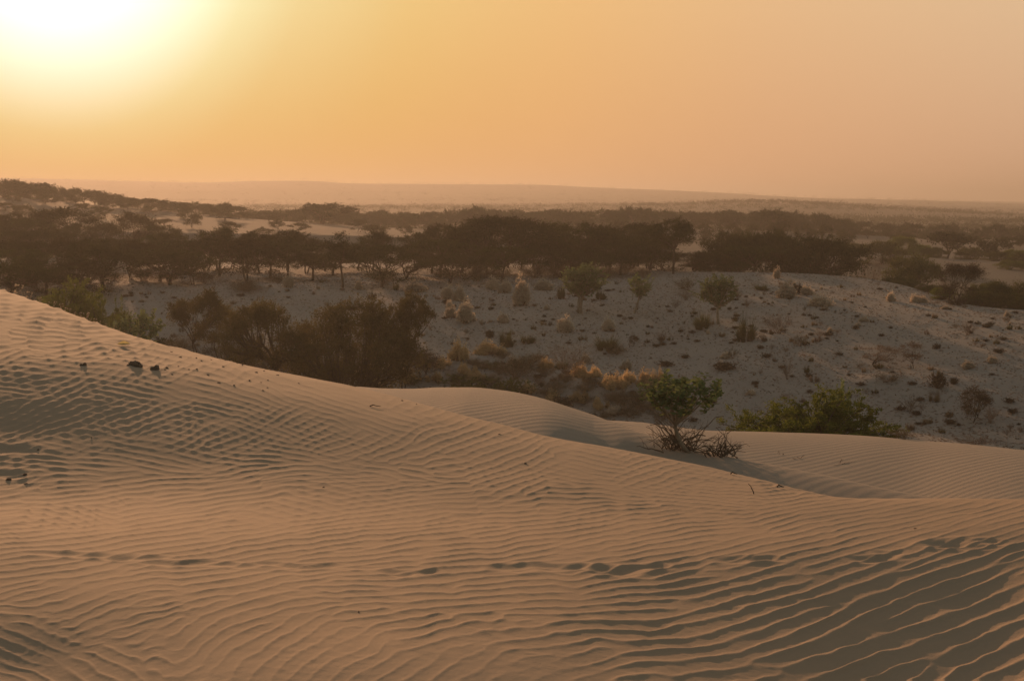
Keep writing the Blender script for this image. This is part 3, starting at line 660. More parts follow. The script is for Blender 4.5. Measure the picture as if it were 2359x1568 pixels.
CAL = [calotropis(500, H=3.4, Rr=1.25, fork=.34, stems=2, nbr=150, ls=.17, zc=(.63,.29)), calotropis(501, H=2.8, Rr=.7, fork=.45, nbr=46, lean=.12, zc=(.68,.26)), calotropis(502, H=3.4, Rr=1.15, fork=.36, nbr=105, lean=-.05, ls=.18, zc=(.62,.29)),
       calotropis(503, H=2.0, Rr=.9, fork=.34, nbr=58, ls=.13, pairs=8, lean=-.14, zc=(.72,.2)), calotropis(504, H=1.6, Rr=1.1, fork=.15, stems=3, nbr=70, ls=.12)]
TUF = [tuft(600, n=900, H=.7, Rr=.45, mat=M_STRAW), tuft(601, n=700, H=.6, Rr=.5, mat=M_DRY, bend=.8), tuft(602, n=1000, H=.9, Rr=.42, mat=M_OLIVE, w=.009), tuft(603, n=500, H=.5, Rr=.45, mat=M_BROWN)]
GOLD = [tuft(620+i, n=1500, H=.9, Rr=[.75,.6,.9][i], mat=M_STRAW, plume=[6500,5000,7500][i], pmat=M_GOLD, round_=.6, w=.007, name='stems') for i in range(3)]
PALE = [tuft(630+i, n=1300, H=1.2, Rr=[.42,.36,.5][i], mat=M_DRY, plume=[5500,4500,6000][i], pmat=M_PALE, round_=.3, w=.007, name='stems') for i in range(3)]
DRY = [shrub(640+i, H=[1.0,.9,1.1,.8][i], Rr=[.8,.9,.7,.6][i], stems=[26,30,24,20][i], leaf=[600,0,300,1200][i], lmat=M_DRY if i < 3 else M_BROWN) for i in range(4)]
CLM = [shrub(660+i, H=.35, Rr=[.34,.40,.28][i], stems=26, sub=7, w=.010, leaf=1100, ls=.022, mat=M_DARK, lmat=M_DARK, flat=.6) for i in range(3)]
WISP = shrub(680, H=2.6, Rr=1.9, stems=26, sub=9, w=.010, leaf=500, ls=.02, mat=M_DRY, lmat=M_OLIVE, flat=.25, spread=.9, mid=.5)
BRN = [shrub(690+i, H=1.6, Rr=1.4, stems=40, sub=8, w=.009, leaf=3500, ls=.028, mat=M_DRY, lmat=M_BROWN, flat=.45) for i in range(2)]
DWARF = thorn(305, H=2.2, Rr=1.0, fork=.2, npad=30, flat=.35, lean=.02, nleaf=6500, ls=.035, stems=2, low=.28, tr=.035, mat=M_DARK, thick=.45)
BIG1 = thorn(306, H=4.2, Rr=2.3, fork=.34, npad=54, flat=.3, lean=-.18, nleaf=15000, ls=.05, stems=1, low=.45, tr=.12, mat=M_BROWN, thick=.45, prs=.17, twig=12)
BIG2 = thorn(307, H=4.6, Rr=3.0, fork=.12, npad=105, flat=.42, lean=.12, nleaf=34000, ls=.052, stems=3, low=.16, tr=.13, mat=M_BROWN, thick=.45, prs=.15, twig=12)
FLATB = thorn(311, H=6, Rr=2.3, fork=.5, npad=50, flat=.12, lean=.12, nleaf=15000, ls=.05, stems=2, low=.74, tr=.08, mat=M_BROWN, thick=.25, twig=12, prs=.17)
SMALLA = thorn(308, H=3.2, Rr=1.55, fork=.3, npad=36, flat=.28, lean=.06, nleaf=12000, ls=.045, stems=2, low=.35, tr=.05, mat=M_BROWN, thick=.3, prs=.2, twig=12)
SAPL = thorn(309, H=2.6, Rr=.9, fork=.3, npad=18, flat=.3, lean=.02, nleaf=3500, ls=.03, stems=2, low=.4, tr=.03, mat=M_BROWN, thick=.4, twig=14)
DARKT = thorn(310, H=3.2, Rr=1.9, fork=.15, npad=34, flat=.25, lean=.14, nleaf=10000, ls=.05, stems=3, low=.3, tr=.07, mat=M_DARK, thick=.35, twig=12)
print('protos', round(time.time()-T0, 1))
ru = lambda a, b: float(g0.uniform(a, b))
# ---------------------------------------------------------------- the dark grove behind the plain
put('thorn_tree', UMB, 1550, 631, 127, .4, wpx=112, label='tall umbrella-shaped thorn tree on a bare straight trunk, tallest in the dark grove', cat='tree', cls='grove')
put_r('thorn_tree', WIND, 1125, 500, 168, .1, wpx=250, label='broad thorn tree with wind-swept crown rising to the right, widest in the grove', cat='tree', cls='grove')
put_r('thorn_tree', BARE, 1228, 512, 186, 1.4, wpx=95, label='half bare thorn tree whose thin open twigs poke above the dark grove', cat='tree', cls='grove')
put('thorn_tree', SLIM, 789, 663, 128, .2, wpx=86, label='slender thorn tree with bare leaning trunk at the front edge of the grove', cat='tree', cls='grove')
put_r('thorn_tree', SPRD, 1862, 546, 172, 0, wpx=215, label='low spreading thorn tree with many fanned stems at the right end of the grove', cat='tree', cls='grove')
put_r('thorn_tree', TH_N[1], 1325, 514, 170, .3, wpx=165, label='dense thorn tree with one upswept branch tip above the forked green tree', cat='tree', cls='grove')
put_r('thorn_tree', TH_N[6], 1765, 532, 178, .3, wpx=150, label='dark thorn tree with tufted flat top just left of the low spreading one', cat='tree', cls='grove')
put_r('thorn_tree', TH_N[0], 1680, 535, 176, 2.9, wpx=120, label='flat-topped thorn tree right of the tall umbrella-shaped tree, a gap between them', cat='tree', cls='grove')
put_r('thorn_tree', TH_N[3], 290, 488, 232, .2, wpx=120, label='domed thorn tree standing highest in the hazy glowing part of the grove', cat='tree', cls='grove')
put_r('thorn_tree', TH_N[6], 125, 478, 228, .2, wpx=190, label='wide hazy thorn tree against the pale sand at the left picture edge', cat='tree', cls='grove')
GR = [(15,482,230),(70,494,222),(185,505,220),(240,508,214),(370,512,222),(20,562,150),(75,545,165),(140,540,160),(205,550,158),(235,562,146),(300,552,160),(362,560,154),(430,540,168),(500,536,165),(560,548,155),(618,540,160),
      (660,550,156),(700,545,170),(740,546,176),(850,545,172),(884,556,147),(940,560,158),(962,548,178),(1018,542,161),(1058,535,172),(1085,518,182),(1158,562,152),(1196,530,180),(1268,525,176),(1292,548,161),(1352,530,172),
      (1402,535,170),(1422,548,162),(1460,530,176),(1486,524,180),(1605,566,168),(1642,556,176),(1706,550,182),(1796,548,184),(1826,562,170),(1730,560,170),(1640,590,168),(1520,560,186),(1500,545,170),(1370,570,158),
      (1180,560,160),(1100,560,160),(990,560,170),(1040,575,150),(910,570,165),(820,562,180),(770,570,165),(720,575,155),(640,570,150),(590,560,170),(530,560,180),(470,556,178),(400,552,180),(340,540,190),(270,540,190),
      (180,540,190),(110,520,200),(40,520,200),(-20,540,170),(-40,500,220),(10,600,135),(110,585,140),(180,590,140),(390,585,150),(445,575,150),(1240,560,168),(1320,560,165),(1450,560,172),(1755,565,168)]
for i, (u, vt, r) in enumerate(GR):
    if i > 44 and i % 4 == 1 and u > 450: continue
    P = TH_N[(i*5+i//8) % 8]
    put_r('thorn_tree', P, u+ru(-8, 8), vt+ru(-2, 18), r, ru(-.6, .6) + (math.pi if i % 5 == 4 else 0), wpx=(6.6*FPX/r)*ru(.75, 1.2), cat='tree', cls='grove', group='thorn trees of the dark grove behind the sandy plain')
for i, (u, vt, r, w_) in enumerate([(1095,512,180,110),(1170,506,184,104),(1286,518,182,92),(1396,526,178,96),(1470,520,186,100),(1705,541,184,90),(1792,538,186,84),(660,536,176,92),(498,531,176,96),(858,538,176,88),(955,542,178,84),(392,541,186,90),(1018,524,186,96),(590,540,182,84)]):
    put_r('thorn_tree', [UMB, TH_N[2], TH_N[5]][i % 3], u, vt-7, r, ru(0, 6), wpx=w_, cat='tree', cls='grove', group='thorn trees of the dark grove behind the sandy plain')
# low thicket at the foot of the grove
for i, (u, v, h) in enumerate([(30,668,55),(90,672,50),(150,664,45),(560,668,28),(640,652,22),(885,655,34),(1015,640,26),(1100,648,40),(1150,648,36),(1230,640,34),(1290,640,38),(1400,640,30),(1440,632,30),(1600,622,26),(1660,622,30),(1480,640,24),(330,648,40),(390,652,36),(250,655,40),(470,652,30)]):
    put('thicket_shrub', BRN[i % 2], u, v, h, ru(0, 6), wpx=h*ru(1.6, 2.4), cat='shrub', cls='grove', group='shrubs at the foot of the grove')
put('dry_shrub', BRN[0], 567, 672, 19, .3, wpx=92, label='low rounded brown shrub spreading on the sand in front of the hazy grove', cat='shrub', cls='plain')
# ---------------------------------------------------------------- second band of trees, on the slope beyond
bt = [(-40,408),(0,413),(60,416),(110,425),(160,433),(205,432),(240,442),(280,450),(330,456),(380,461),(420,464),(470,472),(515,466),(560,486),(620,480),(680,486),(740,470),(795,484),(850,490),(880,482),(930,488),(980,488),(1030,481),(1090,474),
      (1150,480),(1210,484),(1280,482),(1330,486),(1400,482),(1440,477),(1480,477),(1530,484),(1580,486),(1640,489),(1690,486),(1770,483),(1830,486),(1880,492),(1920,500),(1970,506)]
bu, bv = zip(*bt); i = 0; u = -40.
while u < 1960:
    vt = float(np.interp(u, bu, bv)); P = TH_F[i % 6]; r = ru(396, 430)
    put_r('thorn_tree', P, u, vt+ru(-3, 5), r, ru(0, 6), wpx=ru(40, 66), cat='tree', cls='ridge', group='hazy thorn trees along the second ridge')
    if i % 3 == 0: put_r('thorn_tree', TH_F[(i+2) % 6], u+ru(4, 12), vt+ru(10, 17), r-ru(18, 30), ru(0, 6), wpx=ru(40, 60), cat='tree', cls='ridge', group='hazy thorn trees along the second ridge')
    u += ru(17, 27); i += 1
put_r('thorn_tree', TH_F[3], 742, 468, 388, .5, wpx=120, label='largest hazy thorn tree on the second ridge, above pale sand patches', cat='tree', cls='ridge')
put_r('thorn_tree', TH_F[1], 1092, 472, 392, .5, wpx=54, label='small umbrella-shaped hazy tree standing clear on the second ridge skyline', cat='tree', cls='ridge')
put_r('thorn_tree', TH_F[4], 1772, 483, 372, 2.5, wpx=80, label='hazy flat-topped tree rising above its neighbours at the ridge bend, leaning right', cat='tree', cls='ridge')
put_r('thorn_tree', TH_F[5], 517, 468, 372, 2.5, wpx=66, label='round hazy tree where the left ridge of trees meets the pale sand', cat='tree', cls='ridge')
for (u, vt, r) in [(640,505,330),(690,512,320),(820,505,330),(930,515,320),(1010,515,330),(1180,512,320),(1300,512,330),(1420,508,320),(1480,515,310),(1560,512,320),(1620,515,320),(1680,512,320),(1740,518,320),(1800,512,330),(1850,515,320),(1900,520,330),(1940,528,320),
                   (600,520,300),(520,512,310),(380,500,330),(240,478,350),(190,470,360),(60,470,340),(10,465,360),(30,440,380),(110,450,385),(1330,515,340),(1090,505,340),(860,520,290),(440,490,330)]:
    put_r('thorn_tree', TH_F[int(ru(0, 6))], u+ru(-6, 6), vt+ru(-3, 5), r, ru(0, 6), wpx=ru(36, 58), cat='tree', cls='ridge', group='hazy thorn trees along the second ridge')
# ---------------------------------------------------------------- trees and bushes in the dip on the right
put_r('leafy_bush', BUSH[0], 2030, 556, 236, .4, wpx=100, label='large green bush leaning out over the pale far dune, right of the grove', cat='bush', cls='dip')
put_r('leafy_bush', BUSH[0], 2105, 590, 186, 2.0, wpx=130, label='wide olive-green domed bush in the dip in front of the pale far dune', cat='bush', cls='dip')
put_r('leafy_bush', WISP, 2003, 592, 176, 2.0, wpx=70, label='open wispy green bush with see-through stems behind the edge of the plain', cat='bush', cls='dip')
put('dark_tree', DARKT, 2200, 697, 88, .1, wpx=98, label='small dark thorny tree alone on the right edge of the plain', cat='tree', cls='dip')
put_r('thorn_tree', TH_F[0], 2182, 534, 290, .4, wpx=92, label='round dark tree crown behind the pale far dune, second from the right edge', cat='tree', cls='dip')
put_r('thorn_tree', TH_F[2], 2282, 548, 290, 1.4, wpx=80, label='domed dark tree behind the pale far dune, nearest the right picture edge', cat='tree', cls='dip')
put_r('thorn_tree', SLIM, 2213, 578, 262, 1.4, wpx=32, label='tiny round-headed tree on a bent trunk on the pale far dune crest', cat='tree', cls='dip')
put_r('leafy_bush', BUSH[1], 2080, 545, 275, 2.9, wpx=78, cat='bush', cls='dip', group='bushes in the dip right of the plain')
for (u, vt, r, w) in [(1960,560,275,70),(1985,568,262,60),(2120,565,275,80),(2150,570,270,60),(2235,570,270,66),(2340,575,262,70),(2365,582,250,80),(2330,600,240,70),(2050,572,262,60),(2300,580,262,60)]:
    put_r('leafy_bush', BUSH[int(ru(0, 2))], u, vt, r, ru(0, 6), wpx=w, cat='bush', cls='dip', group='bushes in the dip right of the plain')
for (u, vt, r, w) in [(1920,628,176,80),(1965,640,166,80),(2060,636,164,90),(2085,648,155,80),(2150,656,150,80),(2175,662,145,60),
                      (2255,656,150,80),(2290,652,152,90),(2330,648,156,90),(2365,650,156,90),(2270,674,146,80),(2330,676,145,90),(2365,684,143,80)]:
    k = int(ru(0, 4)); P = BUSH[0] if k < 2 else (BUSH[1] if k == 2 else BRN[0])
    put_r('leafy_bush', P, u+ru(-5, 5), vt+ru(-3, 3), r, ru(0, 6), wpx=w, cat='bush', cls='dip', group='bushes in the dip right of the plain')
# trees farther off on the right
for (u, vt, r) in [(1900,496,430),(1925,505,420),(1960,510,430),(1990,512,440),(2030,514,450),(2060,512,430),(2090,506,440),(2110,512,420),(2140,518,450),(2170,515,440),(2200,512,440),(2230,520,450),(2260,522,430),(2290,515,440),(2320,522,450),(2350,520,430),
                   (2000,530,380),(2140,535,370),(2240,540,370),(2350,545,360),(1960,522,390),(2050,530,380),(1830,500,400),(1860,510,390),(1800,505,420),(2085,540,350),(2320,548,350),(2195,530,400)]:
    put_r('thorn_tree', TH_F[int(ru(0, 6))], u+ru(-6, 6), vt+ru(-3, 4), r, ru(0, 6), wpx=ru(34, 60), cat='tree', cls='far', group='hazy trees far off on the right')
dt = [(1480,466),(1560,468),(1640,464),(1700,460),(1760,457),(1790,459),(1850,461),(1900,465),(1950,470),(2000,476),(2060,480),(2110,483),(2160,487),(2230,491),(2300,496),(2380,500)]
du_, dv_ = zip(*dt); u = 1490.
while u < 2390:
    put_r('thorn_tree', TH_T[int(ru(0, 3))], u, float(np.interp(u, du_, dv_))+ru(-2, 3), ru(1020, 1080), ru(0, 6), wpx=ru(18, 32), cat='tree', cls='far', group='tiny trees on the farthest wooded ridge')
    u += ru(14, 22)
# far scrub beyond, which nobody could count
gs_ = np.random.default_rng(5); FS = Geo()
n = 20000; th_ = gs_.uniform(-R(26), R(26), n); rr = 1/gs_.uniform(1/2720, 1/460, n)
q = rr > 0; cen = []
for t_, r_ in zip(th_, rr):
    c_ = int((t_+FINE)/(2*FINE)*(NF-1))+59
    cen.append((r_*math.sin(t_), r_*math.cos(t_), float(np.interp(r_, Rg[:, c_], Zg[:, c_]))))
cen = np.array(cen); keep = fbm(cen[:, 0]/420, cen[:, 1]/85, 77) > .02; cen = cen[keep]; rr = rr[keep]
sz = gs_.uniform(.7, 1.8, len(cen))*(1+rr/2500)
k = 24; V = gs_.standard_normal((len(cen), k, 3))*np.array([.85, .85, .30]); V = cen[:, None]+V*sz[:, None, None]*1.1+np.array([0, 0, 1.0])*sz[:, None, None]
FS.leaves(V.reshape(-1, 3), .5, gs_, elong=1.4, up=1.5)
tag(link('distant_woodland', FS.mesh('distant_woodland'), M_THORN), 'hazy scrub woodland covering the far plain and hills', 'woodland', kind='stuff')
print('trees', round(time.time()-T0, 1))
# ---------------------------------------------------------------- green trees and shrubs on the plain
put('broadleaf_tree', CAL[0], 1337, 721, 115, .3, wpx=88, label='round-crowned green tree with two pale forked trunks on the sandy plain', cat='tree', cls='plain')
put('broadleaf_tree', CAL[1], 1462, 722, 92, .0, wpx=52, label='thin green tree with pale leaning trunk right of the round-crowned one', cat='tree', cls='plain')
put('broadleaf_tree', CAL[2], 1655, 745, 112, .5, wpx=84, label='big-leaved green tree with one crooked trunk, rightmost of three on the plain', cat='tree', cls='plain')
put('broadleaf_shrub', CAL[3], 1600, 1040, 184, .1, wpx=172, label='big-leaved grey-green shrub on a bare stem growing through the dead branches', cat='shrub', cls='near')
DW = deadwood(800); DW2 = deadwood(801, Rr=1.3, H=.9, n=46)
put('deadwood_pile', DW, 1562, 1034, 88, 0, wpx=165, label='tangled heap of grey dead branches around the stem of the big-leaved shrub', cat='dead branches', cls='near')
put('deadwood_pile', DW2, 1658, 1050, 68, 0, wpx=122, label='drooping heap of thin dead branches at the right end of the tangle', cat='dead branches', cls='near')
put_r('leafy_bush', MQ[0], 1882, 914, 56, .3, wpx=385, label='wide bright green feathery bush behind the crest of the middle dune', cat='bush', cls='near')
put_r('broadleaf_shrub', CAL[4], 1925, 884, 59, .6, wpx=74, label='big-leaved shrub rising out of the top of the wide feathery bush', cat='shrub', cls='near')
put_r('leafy_bush', MQ[0], 140, 656, 118, .3, wpx=230, label='dark green spreading bush behind the dune crest near the left picture edge', cat='bush', cls='near')
put_r('leafy_bush', MQ[2], 235, 690, 112, .3, wpx=110, cat='bush', cls='near', group='green bushes behind the dune crest', label='lower green bush beside the dark spreading bush behind the dune crest')
put_r('broadleaf_shrub', CAL[4], 300, 716, 108, .3, wpx=120, label='pale-leaved upright shrub behind the crest, right of the dark spreading bush', cat='shrub', cls='near')
put_r('thorn_tree', SMALLA, 448, 670, 112, .3, wpx=128, label='small thorn tree with flat brown crown behind the crest, left of the big ones', cat='tree', cls='near')
put_r('thorn_tree', SAPL, 512, 702, 110, .8, wpx=72, label='thin open sapling between the small flat tree and the big tangled tree', cat='tree', cls='near')
put_r('thorn_tree', BIG1, 640, 697, 100, .0, wpx=215, label='big tangled thorn tree with bare arching trunk leaning left behind the crest', cat='tree', cls='near')
put_r('thorn_tree', BIG2, 792, 698, 97, .0, wpx=278, label='large dense brown tree leaning right behind the dune, biggest on the plain', cat='tree', cls='near')
put_r('thorn_tree', FLATB, 922, 674, 99, .0, wpx=125, label='flat dark crown rising at the right shoulder of the large dense tree', cat='tree', cls='near')
put('dark_shrub', DWARF, 968, 874, 70, .4, wpx=80, label='small dark gnarled tree by itself just above the middle dune', cat='tree', cls='near')
put('leafy_bush', MQ[2], 1082, 902, 36, .4, wpx=130, rmin=50, label='low flat green bush behind the middle dune crest, left of the bare shrub', cat='bush', cls='near')
put('leafy_bush', MQ[2], 1182, 912, 42, 2.4, wpx=84, rmin=50, label='rounder green bush behind the middle dune crest below the brown shrub', cat='bush', cls='near')
put('dry_shrub', WISP, 1306, 878, 98, .4, wpx=112, label='tall open fan of bare thin branches on the plain above the middle dune', cat='shrub', cls='near')
put('dry_shrub', BRN[0], 1187, 874, 52, .4, wpx=98, label='broad brown twiggy shrub left of the tall fan of bare branches', cat='shrub', cls='near')
put('dry_shrub', WISP, 620, 868, 75, 1.4, wpx=110, rmin=60, label='olive undergrowth beneath the arching trunk of the big tangled tree', cat='shrub', cls='near')
put('fallen_branch', deadwood(802, Rr=1.0, H=.5, n=7), 815, 890, 18, 0, wpx=44, label='fallen dead branch lying on sand right of the large dense tree', cat='branch', cls='near')
for i, (u, v, h, w_) in enumerate([(560,862,50,90),(600,868,46,80),(700,878,60,100),(740,882,52,90),(690,850,60,110),(765,872,60,100),(845,868,50,90),(880,876,34,70),(905,840,40,80),(935,815,30,70),(860,830,50,90),(660,885,30,70),(985,850,26,60),(950,885,22,60),(1030,862,24,56),(520,830,44,80),(575,835,50,90),(420,815,40,80),(375,800,26,60),(470,825,30,70),
        (1215,850,34,70),(1255,868,30,60),(1150,862,26,60),(1280,900,26,70),(1345,905,24,60),(1130,885,24,60),(1470,925,30,70),(1500,945,24,60),(1345,930,22,60),(1060,880,24,60),(1110,850,22,50),(1265,915,26,70),(1300,880,22,50),(1365,890,24,60),(1425,925,26,70),(1380,965,20,60),(1450,960,24,70),(1530,965,26,70),(1090,842,18,50),(1160,825,20,46),(1235,832,20,50),(1420,815,20,46),(1560,905,20,40),(1500,915,22,50)]):
    P = [BRN[0], BRN[1], WISP, DRY[3], MQ[1]][(i*3) % 5 if i < 20 else i % 2]
    put('thicket_shrub', P, u, v, h, ru(0, 6), wpx=w_, rmin=50, cat='shrub', cls='thick', group='brown shrubs of the thicket behind the near dunes')
N_ = [  # kind, u, v base, height, width, label
 ('G',1055,830,44,52,'golden feathery clump on a mound left of the brown twiggy shrub'),('G',1126,817,30,62,'low golden clump spreading right from the mound top'),('G',872,861,34,52,'sunlit golden clump right of the large dense tree'),
 ('G',922,865,28,46,'golden clump directly left of the small dark gnarled tree'),('G',850,889,20,50,'lowest golden clump by the fallen dead branch'),('G',1001,878,20,38,'small golden clump right of the small dark gnarled tree'),
 ('G',822,872,22,36,'golden clump against the trunk foot of the large dense tree'),('G',1487,892,36,46,'bright golden plumes left of the big-leaved grey-green shrub'),('G',1522,890,36,38,'golden plumes just behind the big-leaved grey-green shrub'),
 ('G',1407,895,32,74,'golden brown clump on the long mound left of the bright plumes'),('G',1335,868,28,44,'golden clump right of the foot of the bare branch fan'),('G',1382,942,25,38,'golden tuft at the shaded foot of the middle dune'),
 ('P',1202,701,55,34,'tallest pale fluffy tuft on a dark base in front of the grove'),('P',1135,666,26,28,'left of two pale fluffy tufts at the foot of the grove'),('P',1162,674,27,28,'right of two pale fluffy tufts at the foot of the grove'),
 ('P',1031,689,28,24,'left one of a pale fluffy pair on open sand'),('P',1057,693,33,20,'right one of a pale fluffy pair on open sand'),('P',1075,741,46,46,'large pale-headed tuft with green foot on its own small mound'),
 ('P',1038,731,24,22,'small brown tuft beside the large pale-headed one'),('P',1157,742,20,24,'pale tuft on top of a dark hump of sand'),('P',1033,708,16,16,'tiny pale tuft below the fluffy pair'),
 ('P',1301,765,32,34,'pale wispy tuft below the round-crowned green tree'),('P',957,671,22,34,'greyish fluffy bush beside the grove foot, above the flat dark crown'),('P',827,667,21,18,'pale tuft right of the slender bare-trunked tree'),
 ('P',1402,760,26,26,'pale tuft above the long clump on the mound'),('P',1813,684,32,40,'palest fluffy bush in the row right of the crooked-trunk tree'),('P',1860,679,20,30,'second pale bush in the row right of the crooked-trunk tree'),
 ('P',1789,641,22,14,'single pale tuft on the smooth skyline of the plain'),('P',1890,704,24,36,'pale brown bush on the right half of the plain below the row'),('P',2053,694,20,22,'pale tuft on the right slope near the plain edge'),
 ('P',2108,696,15,22,'left of two round pale tufts near the dark thorny tree'),('P',2124,697,14,16,'right of two round pale tufts near the dark thorny tree'),('P',1410,953,18,40,'whitish wisps at the shaded foot of the middle dune'),
 ('P',665,662,26,22,'pale feathery tuft in front of the hazy grove above the tangled tree'),('P',1253,667,24,30,'grey fluffy tuft left of the round-crowned green tree'),
 ('D',1583,669,30,56,'wide reddish shrub left of the crooked-trunk tree'),('D',1579,691,24,46,'dry shrub just below the wide reddish one'),('D',1555,709,20,24,'small dry shrub between the thin and crooked-trunk trees'),
 ('D',1793,768,52,86,'large brown shrub, right half of the big dark clump'),('D',1843,797,27,38,'rounded dry shrub below the large dark clump'),('D',1887,777,20,26,'upright dry tuft right of the large dark clump'),
 ('D',2228,772,37,44,'reddish round shrub on the far right of the plain'),('D',1813,874,52,36,'tall pinkish dry shrub above the wide feathery bush'),('D',1688,825,22,28,'dry tuft above the big-leaved grey-green shrub'),
 ('D',2280,974,40,40,'dry shrub leaning against the small upright dark tree'),('D',2096,948,40,42,'grey dry grass clump right of the wide feathery bush'),('D',2123,942,14,20,'small dry clump touching the grey grass clump'),
 ('D',1441,945,36,112,'wide grey dry shrub at the shaded foot of the middle dune'),('D',1240,888,26,34,'small brown shrub below the bare branch fan'),('D',1523,788,30,34,'brown spreading tuft left of the olive clump'),
 ('D',2246,1046,24,120,'dry grass fringe just behind the crest at the right'),('D',2082,1020,22,66,'dry scrub at the right foot of the wide feathery bush'),('D',1720,707,20,26,'dry shrub right of the crooked-trunk tree'),('D',1699,688,23,26,'upright dry shrub close behind the crooked-trunk tree'),
 ('O',1390,806,34,74,'long olive-brown clump crowning its own mound in the middle of the plain'),('O',1714,784,58,52,'tall olive-green grass clump, left half of the big dark clump'),('O',1622,756,38,50,'olive grass clump at the foot of the crooked-trunk tree'),
 ('O',1295,688,37,24,'upright green grass clump left of the round-crowned green tree'),('O',1383,689,24,26,'short green clump right of the round-crowned green tree'),('O',1169,796,38,42,'brownish grass clump on the mound above the golden ones'),
 ('O',1211,789,19,48,'olive trailing clump on the mound slope'),('O',1868,833,13,13,'small green ball of grass above the wide feathery bush'),('O',1856,858,16,18,'small green tuft above the wide feathery bush'),
 ('O',1757,668,14,42,'low dark green clump at the left end of the pale row'),('O',2327,759,12,16,'tiny green ball of grass at the far right'),('O',910,668,20,20,'green tuft above the flat dark crown'),
 ('K',2157,893,32,44,'dark bush below the mound with dry branches'),('K',1292,938,32,58,'dark shrub tucked behind the middle dune slope'),('K',1669,851,18,46,'pair of dark humps above the big-leaved grey-green shrub'),('K',1530,842,12,46,'flat dark clump left of the dark humps'),
 ('K',857,689,18,24,'dark round clump in front of the slender bare-trunked tree'),('K',1128,778,16,18,'dark tuft left of the brownish mound clump'),('K',1836,677,24,26,'dark bush inside the pale row'),('K',2157,803,14,20,'dark clump right of the mound with dry branches'),
 ('K',813,714,10,28,'flat dark clump above the large dense tree'),('K',1969,758,9,18,'low dark clump in the middle of the right slope'),('K',2205,703,22,44,'dark shrub under the small dark thorny tree')]
for i, (k, u, v, h, w_) in enumerate([('G',1075,862,24,44),('G',1215,905,24,44),('G',1270,922,22,42),('G',1100,875,20,40),('G',1445,880,24,44),('G',1365,868,22,40),('D',1150,905,24,50),('D',1410,925,26,60),('D',1480,948,24,56),('G',1330,925,22,46),('G',1255,848,22,40),('O',1130,850,20,40),('O',1290,850,20,40),('G',940,882,22,40),('P',1185,840,20,26),('P',1440,850,20,26),('D',1540,935,24,46),('G',1020,845,22,40),('P',1350,835,18,24)]):
    N_.append((k, u, v, h, w_, None))
pk = {'G': (GOLD, 'golden_tuft', 'grass tuft'), 'P': (PALE, 'pale_tuft', 'grass tuft'), 'D': (DRY, 'dry_shrub', 'shrub'), 'O': ([TUF[2]], 'grass_clump', 'grass'), 'K': (CLM, 'dark_clump', 'shrub')}
for i, (k, u, v, h, w_, lab) in enumerate(N_):
    P = pk[k][0][i % len(pk[k][0])]
    put(pk[k][1], P, u, v, h, ru(0, 6), wpx=w_, rmin=46, label=lab, cat=pk[k][2], cls='plain' if lab else 'thick', group=None if lab else 'grasses and shrubs filling the hollow behind the middle dune')
# dead branches on the right mound
DEADT = thorn(312, H=2.4, Rr=1.7, fork=.16, npad=30, flat=.3, lean=.05, nleaf=3500, ls=.03, stems=3, low=.3, tr=.04, mat=M_DRY, bark=M_DARK, thick=.5, twig=16, prs=.22)
put('dry_shrub', DEADT, 2022, 848, 54, 0., wpx=92, label='bare reddish branches on the left of the mound on the right plain', cat='shrub', cls='plain')
put('dry_shrub', DEADT, 2098, 848, 60, 1.9, wpx=62, label='bare branches with a dense tuft on the right of the same mound', cat='shrub', cls='plain')
put('dry_shrub', DRY[3], 2040, 880, 22, 2., wpx=60, label='dark dry scrub in the shade of the mound on the right plain', cat='shrub', cls='plain')
put('dark_shrub', DWARF, 2240, 974, 82, 1., wpx=56, label='small upright dark tree by itself in the lower right of the plain', cat='tree', cls='plain')
put('dark_shrub', DWARF, 1458, 797, 26, 1., wpx=20, label='tiny dark sapling right of the long mound in the middle of the plain', cat='tree', cls='plain')
# the countless-looking but countable small tufts
cnt = 0; tries = 0
while cnt < 560 and tries < 12000:
    tries += 1
    u = ru(230, 2357); v = ru(648, 1010) if g0.uniform() < .45 else ru(648, 800)
    if fbm(np.array(u/130), np.array(v/40), 5) < ru(-.6, .25): continue
    p = place(u, v, 0, 1e9); d = math.hypot(p.x, p.y)
    if d < 55 or d > 160 or (u > 1500 and d > float(er[int(np.argmin(np.abs(theta-ray(u, v)[0])))])-2): continue
    k = g0.choice(['K', 'D', 'T', 'B', 'P'], p=[.42, .20, .18, .14, .06]); h = ru(5, 13)*(.6+.5*(v-640)/200)
    if h > 17: h = 17
    P, nm = {'K': (CLM[cnt % 3], 'dark_clump'), 'D': (DRY[cnt % 4], 'dry_shrub'), 'T': (TUF[cnt % 2], 'grass_tuft'), 'B': (TUF[3], 'grass_tuft'), 'P': (PALE[cnt % 3], 'pale_tuft')}[k]
    put(nm, P, u, v, h*(.7 if k == 'K' else 1.1), ru(0, 6), wpx=h*ru(1.1, 2.0), rmin=50, cat='shrub' if k in 'KD' else 'grass tuft', cls='small', group='small tufts and clumps scattered over the sandy plain')
    cnt += 1
